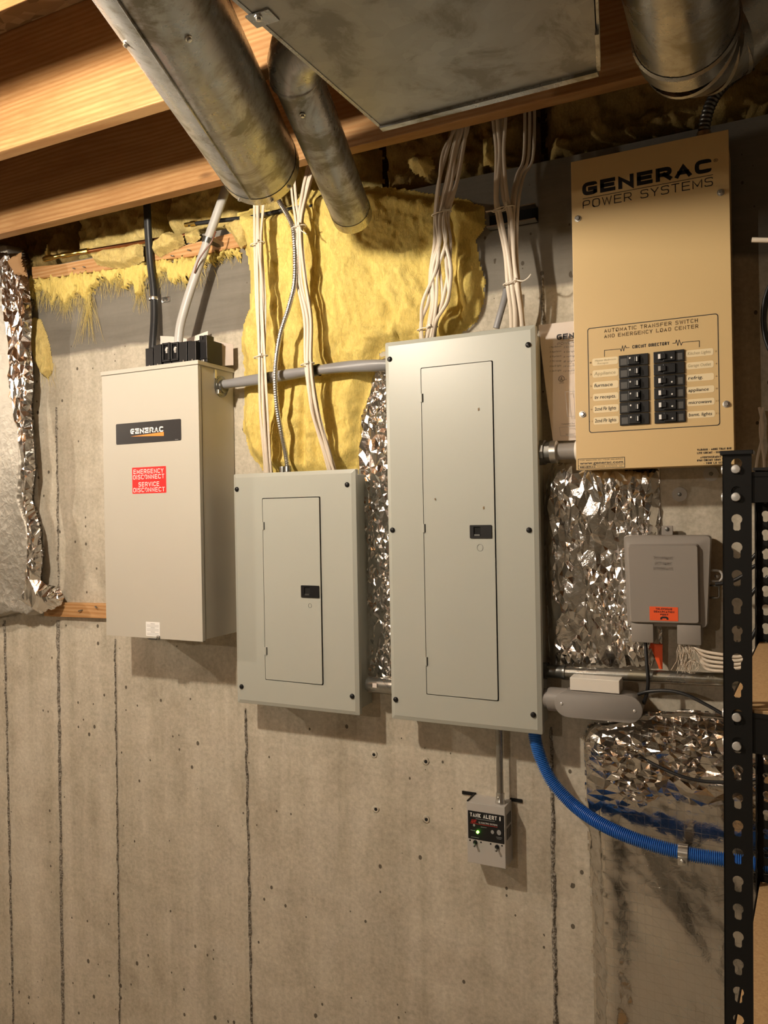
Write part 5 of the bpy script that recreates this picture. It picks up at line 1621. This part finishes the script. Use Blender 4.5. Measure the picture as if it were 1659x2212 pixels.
ed = foil_sheet('crumpled_edge', [(0, 545), (40, 548), (56, 566), (64, 610), (70, 680), (68, 745), (74, 832), (68, 880), (74, 960), (78, 1012), (70, 1080), (86, 1132), (94, 1200), (88, 1252), (128, 1288), (122, 1306), (90, 1326), (50, 1300), (62, 1240), (66, 1150), (52, 1060), (48, 960), (30, 860), (25, 760), (12, 680), (4, 600)], -.066, .0078, .0019, .020, 'foil', lf, 270, .5, .012, .011, .06)
pk = sheet('kraft_corner', [(16, 562), (48, 546), (56, 575), (64, 600), (36, 596)], -.088, .004, lambda x, z, d: .012 * sm(d, .01) + .008 * fbm(x * 20, z * 20, 2, 5), 'kraft', lf, True)
o = foil_sheet('foil_scrap', [(98, 1262), (128, 1268), (140, 1290), (134, 1306), (112, 1318), (92, 1300)], -.03, .008, .004, .022, 'foil', None, 280, 1., .008, .008, .06)
tag(o, 'torn crumpled foil scrap in front of the low wood strip', 'foil')
#==DUCTS==
# ------------------------------------------------------------------ copper and brass pipe on the wall top
r = root('copper_pipe', P(150, 560, -.03), 'thin copper pipe with brass bleeder fitting behind the fringe on wall top', 'pipe')
y = -.028
mk('pipe', B().tube([P(140, 552, y), P(200, 541, y), P(300, 524, y), P(420, 505, .02)], .0062, 10), 'copper', r, True, 50)
mk('fitting', B().tube([P(96, 560, y), P(112, 556, y), P(114, 556, y), P(132, 552, y), P(134, 552, y), P(150, 549, y), P(152, 549, y), P(172, 545, y), P(174, 545, y), P(192, 542, y)], [.009, .009, .0075, .0075, .0095, .0095, .0078, .0078, .0095, .0095], 12), 'brass', r, True, 30)
p = P(103, 553, y)
mk('bleeder', B().lathe(p, (0, 0, 1), [(.0095, 0), (.0095, .014), (.006, .016), (.006, .024), (.0025, .026), (.0025, .038)], 8), 'brass', r, True, 30)
r = root('black_pipe', P(460, 482, -.03), 'thin dark pipe with brass end behind the pale grey cable on wall top', 'pipe')
mk('pipe', B().tube([P(408, 485, y), P(460, 478, y), P(540, 470, y), P(625, 452, y), P(720, 437, y)], .0062, 10), 'black_cable', r, True, 50)
mk('end_fitting', B().tube([P(400, 486, y), P(412, 484, y), P(413, 484, y), P(424, 482, y)], [.0065, .0065, .0085, .0085], 10), 'brass', r, True, 30)

# ------------------------------------------------------------------ round ducts
def duct_root(name, loc, label): return root(name, loc, label, 'duct')
ME_DSCREW = small('duct_screw', B().lathe((0, 0, 0), (0, 0, -1), [(.006, 0), (.0055, .0015), (.0038, .002), (.0036, .0055), (.002, .006)], 8), 'zinc', True, 30)
zd = 2.262 + DZ
RB = .092
e = PZ(555, 347, zd)
s = PZ(356, 0, zd)
ax = (e - s).normalized()
s = s - ax * .32
r = duct_root('round_duct', e - V(0, 0, RB), 'large round galvanised duct slung under joists above the smaller panel')
side = ax.cross(V(0, 0, 1)).normalized()
mk('pipe', B().tube([s, e - ax * .0], RB, 48, False), 'galvanised', r, True, 60)
mk('collar', B().tube([e - ax * .012, e + ax * .022], RB + .0012, 48, False).tube([e + ax * .021, e + ax * .022], [RB + .001, RB * .97], 48, True), 'collar_metal', r, True, 40)
ang = math.radians(-98)
dirr = side * math.cos(ang) + V(0, 0, 1) * math.sin(ang)
b = B()
o1 = dirr * (RB + .001)
mk('lock_seam', B().tube([s + o1, e + o1 - ax * .02], .0035, 6, True, .5), 'galvanised', r, True)
for d_, a_ in ((.02 - .012, -70), (.008, -118), (.008, -40), (.585, -128), (.60, -60)):
    a_ = math.radians(a_)
    dv = side * math.cos(a_) + V(0, 0, 1) * math.sin(a_)
    rot = (-dv).to_track_quat('Z', 'X').to_euler()
    inst('duct_screw', ME_DSCREW, r, e - ax * (d_ if d_ > .1 else -d_) + dv * RB, rot)
# smaller branch duct with its elbow off the trunk
R2 = .049
s2_, e2_ = PZ(640, 160, 2.302 + DZ), PZ(757, 455, 2.20 + DZ)
ax2 = (e2_ - s2_).normalized()
r = duct_root('branch_duct', e2_ - V(0, 0, R2), 'slim round galvanised branch duct sloping down beside the large round duct')
mk('pipe', B().tube([s2_, e2_], R2, 36, False), 'galvanised', r, True, 60)
mk('collar', B().tube([e2_ - ax2 * .008, e2_ + ax2 * .022], R2 + .001, 36, False).tube([e2_ + ax2 * .021, e2_ + ax2 * .022], [R2, R2 * .96], 36), 'collar_metal', r, True, 40)
el = [s2_ + ax2 * .012]
d0 = -ax2
d1 = V(1, -.05, -.1).normalized()
p = s2_.copy()
el.append(p.copy())
for k in range(1, 6):
    dd = d0.lerp(d1, k / 5).normalized()
    p = p + dd * .030
    el.append(p.copy())
el.append(p + d1 * .02)
mk('elbow', B().tube(el, [R2 + .002, R2 + .003] + [R2 + .003] * (len(el) - 2), 32, True), 'galvanised', r, True, 20)
mk('elbow_bead', B().tube([s2_ - ax2 * .004, s2_, s2_ + ax2 * .004], [R2 + .002, R2 + .0055, R2 + .002], 36, False), 'galvanised', r, True)
inst('duct_screw', ME_DSCREW, r, s2_ + ax2 * .05 + (V(0, 0, -1) + ax2 * ax2.z).normalized() * R2)
# ------------------------------------------------------------------ rectangular trunk
zr = 2.15 + DZ
q = [PZ(x, y, zr) for x, y in ((508, 0), (820, 272), (1290, 150), (1283, 0))]
dl = (q[0] - q[1]).normalized()
dr = (q[3] - q[2]).normalized()
fl, frr = q[1], q[2]
nl, nr_ = fl + dl * 1.7, V(q[3].x, fl.y - 1.7, zr)
HT = ZJ - .004 - zr
r = duct_root('trunk_duct', (fl + frr) / 2, 'wide flat-bottomed rectangular galvanised trunk duct hung under the joists')
b = B()
mid = (fl + frr + nl + nr_) / 4 + V(0, 0, -.004)
br_, bl_ = q[3], fl + dl * (fl.y - q[3].y)
for p_ in (fl, frr, br_, nr_, nl, fl.lerp(frr, .5) + dl * .40 + V(0, 0, -.005)): b.v.append(p_)
b.f += [(0, 1, 5), (1, 2, 5), (2, 3, 5), (3, 4, 5), (4, 0, 5)]
mk('bottom_sheet', b, 'galvanised_trunk', r, fix=False)
def wallsheet(a, c, name):
    b = B()
    for off in (0,):
        b.v += [a, c, c + V(0, 0, HT), a + V(0, 0, HT)]
    b.f.append((0, 1, 2, 3))
    return mk(name, b, 'galvanised_trunk', r, fix=False)
wallsheet(fl, nl, 'side_sheet')
wallsheet(frr, br_, 'side_sheet')
wallsheet(br_, nr_, 'side_sheet')
wallsheet(nl, nr_, 'end_sheet')
wallsheet(fl, frr, 'end_sheet')
mk('top_sheet', B().add([fl + V(0, 0, HT), frr + V(0, 0, HT), br_ + V(0, 0, HT), nr_ + V(0, 0, HT), nl + V(0, 0, HT)], [(0, 1, 2, 3, 4)]), 'galvanised_trunk', r, fix=False)
fx_ = (frr - fl).normalized()
nb = V(-fx_.y, fx_.x, 0)
if nb.y < 0: nb = -nb
def bar(a, c, w, h, name, m='zinc', parent=None):
    d = (c - a).normalized()
    u = d.cross(V(0, 0, 1)).normalized() * w / 2
    z = V(0, 0, h / 2)
    b = B().add([a - u - z, a + u - z, a + u + z, a - u + z, c - u - z, c + u - z, c + u + z, c - u + z], [(0, 1, 2, 3), (4, 7, 6, 5), (0, 4, 5, 1), (1, 5, 6, 2), (2, 6, 7, 3), (3, 7, 4, 0)])
    return mk(name, b, m, parent or r)
bar(fl + nb * .006 + V(0, 0, .006), frr + nb * .006 + V(0, 0, .006), .014, .022, 'end_flange', 'galvanised')
bar(fl + V(0, 0, .002), nl + V(0, 0, .002), .006, .006, 'edge_seam', 'galvanised')
bar(frr + V(.002, 0, .012), frr + dr * .10 + V(.002, 0, .012), .006, .03, 'corner_flange', 'galvanised')
bar(frr + V(.003, .004, .03), br_ + V(.003, .004, .03), .004, .05, 'side_seam', 'galvanised')
t0 = PZ(556, 38, zr)
tb = mk('hanger_tab', B().box(t0.x - .012, t0.x + .026, t0.y - .012, t0.y + .016, zr - .003, zr - .0005), 'galvanised', r)
inst('duct_screw', ME_DSCREW, r, PZ(558, 36, zr - .003))
# ------------------------------------------------------------------ elbow of the right-hand duct
zE = 2.255 + DZ
RE = .083
pe = PZ(1482, 168, zE - RE) + V(0, 0, RE)
dE = V(-.02, 1, 0).normalized()
r = duct_root('duct_elbow', pe - V(0, 0, RE), 'round galvanised duct elbow turning away above the tan box')
mk('pipe', B().tube([pe - dE * .30, pe - dE * .0], RE, 44, True), 'galvanised_pipe', r, True, 60)
cur = pe.copy()
dirs = [Vector((math.sin(math.radians(a)) * .8, math.cos(math.radians(a)), math.sin(math.radians(a)) * .6)) for a in (0, 28, 58, 88)]
for k in range(4):
    nxt = cur + dirs[k] * (.045 if k < 3 else .10)
    m1 = (dirs[k] + (dirs[k - 1] if k else dirs[0])).normalized()
    mk('gore', B().tube([cur - dirs[k] * .006, cur, cur + dirs[k] * .003, nxt], [RE + .001, RE + .0045, RE + .001, RE + .001], 44, False), 'galvanised_pipe', r, True, 45)
    cur = nxt
mk('end_cap', B().tube([cur, cur + dirs[3] * .001], RE, 44), 'galvanised_pipe', r)

# ------------------------------------------------------------------ shelving unit
SY = -.75
tL, bL = P(1560.6, 990, SY), P(1565, 2212, SY)
tilt = math.atan2(tL.x - bL.x, tL.z - bL.z)
bk = P(1633, 1110, -.14)
fr2 = P(1561, 1110, SY)
rz = -math.atan2(bk.x - fr2.x, .61)
zpost = P(1588, 982, SY).z
base = V(tL.x - math.tan(tilt) * tL.z, SY, 0)
r = shelf = root('shelving_unit', base, 'black steel shelving unit with keyhole posts and particle board shelves', 'shelf', rot=(0, tilt, rz), local=True)
PW, PT, SD, SW = .0365, .0018, .61, .95
def keyhole(cx, cz):
    """round top with a slot below"""
    pts = []
    rr_, sw, drop = .0070, .0045, .0155
    a0 = math.asin(sw / rr_)
    for k in range(11):
        a = -math.pi / 2 + a0 + (2 * math.pi - 2 * a0) * k / 10
        pts.append((cx + rr_ * math.cos(a), cz + rr_ * math.sin(a)))
    pts += [(cx - sw, cz - drop + .002), (cx - sw + .002, cz - drop), (cx + sw - .002, cz - drop), (cx + sw, cz - drop + .002)]
    return pts
pitch = .0381
z1h = P(1588, 1121, SY).z
nh = int(z1h / pitch)
first = z1h - nh * pitch
ntop = int((zpost - z1h) / pitch)
def flange():
    b = B()
    zz = 0
    for k in range(nh + ntop + 1):
        c = first + k * pitch
        lo = zz
        hi = c + pitch * .45 if k < nh + ntop else zpost
        if c - .016 < lo + .001:
            continue
        b.plate([(0, lo), (PW, lo), (PW, hi), (0, hi)], [keyhole(PW * .49, c)], 0, PT)
        zz = hi
    return b
FL = flange()
def place_flange(ox, oy, ang):
    b = B()
    ca, sa = math.cos(ang), math.sin(ang)
    b.add([(ox + x * ca - y * sa, oy + x * sa + y * ca, z) for x, y, z in FL.v], FL.f)
    return b
def post(ox, oy, sx, sy):
    """L-section post, corner at (ox, oy); sx, sy tell which way the two flanges run"""
    b = B()
    b.add([(ox + sx * x, oy + sy * y, z) for x, y, z in FL.v], FL.f)
    b.add([(ox + sx * y, oy + sy * (x + 0.), z) for x, y, z in FL.v], FL.f)
    p = mk('post', b, 'black_steel', r)
    mk('post_cap', B().box(ox + (-.003 if sx > 0 else .003), ox + sx * (PW + .002), oy - sy * .003, oy + sy * PW, zpost, zpost + .006, .001), 'black_plastic', p)
    return p
posts = [post(0, 0, 1, 1), post(0, SD, 1, -1), post(SW, 0, -1, 1), post(SW, SD, -1, -1)]
def lz(py): return P(1588, py, SY).z
levels = [(lz(1020), lz(1085), None), (lz(1536), lz(1622), lz(1530)), (P(1640, 1900, -.14).z - .006, P(1640, 1900, -.14).z - .06, P(1640, 1900, -.14).z), (.12, .07, .126)]
for k, (zt, zb, zbd) in enumerate(levels):
    for yy in (0, 1):
        y0 = -.0025 + yy * (SD + .005 - .0015) if yy else PT
        y0 = PT if not yy else SD - PT - .0015
        bm_ = mk('beam', B().box(.004 + PT, SW - .004, y0, y0 + .0015, zb, zt).box(.004, SW - .004, (y0 if not yy else y0 - .022), (y0 + .022 if not yy else y0), zt - .0015 - .006, zt - .006), 'black_steel', r)
    for xx in (0, 1):
        x0 = PT if not xx else SW - PT - .0015
        mk('side_beam', B().box(x0, x0 + .0015, PT, SD - PT, zb, zt).box(x0 if not xx else x0 - .02, x0 + .02 if not xx else x0, PT, SD - PT, zt - .0075, zt - .006), 'black_steel', r)
    top = zbd if zbd else zt - .001
    mk('shelf_board', B().box(.006, SW - .006, .006, SD - .006, zt - .0055, top + .0, .001), 'particle_board', r)
RV = small('rivet', B().lathe((0, 0, 0), (0, -1, 0), [(.0062, 0), (.0062, .0018), (.0052, .003), (.001, .0034)], 16), 'chrome_rivet', True, 40)
def rivet(x, y, z, rot):
    o = bpy.data.objects.new('rivet', RV)
    COL.objects.link(o)
    o.parent = shelf
    o.location = (x, y, z)
    o.rotation_euler = rot
    ORG[o.name] = Vector()
for py in (1013, 1073, 1548, 1610):
    z = lz(py)
    rivet(PW * .47, 0, z, (0, 0, 0))
    rivet(0, PW * .5, z, (0, 0, -math.pi / 2))
    rivet(SW - PW * .47, 0, z, (0, 0, 0))
#==LIGHT==
# ------------------------------------------------------------------ lamps
def lamp(x, y, z, strength, label):
    m = bpy.data.materials.new('bulb')
    m.use_nodes = True
    bs = m.node_tree.nodes['Principled BSDF']
    bs.inputs['Base Color'].default_value = (.9, .88, .8, 1)
    bs.inputs['Emission Color'].default_value = BULB_COL
    bs.inputs['Emission Strength'].default_value = strength
    r = root('ceiling_lamp', (x, y, z - .03), label, 'lamp', 'bare ceiling bulbs')
    mk('bulb', B().lathe((x, y, z + .055), (0, 0, -1), [(.012, 0), (.014, .012), (.024, .03), (.030, .048), (.030, .062), (.024, .076), (.012, .084), (.002, .086)], 16), m, r, True)
    mk('socket', B().lathe((x, y, z + .055), (0, 0, 1), [(.016, 0), (.017, .03), (.012, .036)], 14), 'porcelain', r, True, 40)
    mk('cord', B().cyl((x, y, z + .088), (x, y, ZS - .01), .0035, 8), 'black_cable', r, True)
    mk('ceiling_rose', B().lathe((x, y, ZS), (0, 0, -1), [(.05, 0), (.05, .006), (.03, .018), (.008, .022)], 20), 'porcelain', r, True, 40)
lamp(-1.36, -1.33, 2.225 + DZ, BULB_STRENGTH, 'bare bulb hanging between joists near the beige switch box')
lamp(-4.0, -1.40, 2.225 + DZ, BULB2_STRENGTH, 'bare bulb hanging between joists far from the electrical wall')
lamp(-1.6, -4.66, 2.225 + DZ, FILL_BULB_STRENGTH, 'added fill bulb hanging between joists in the middle of the basement')  # invented lamp out of view, lifts the lower wall and its shadows
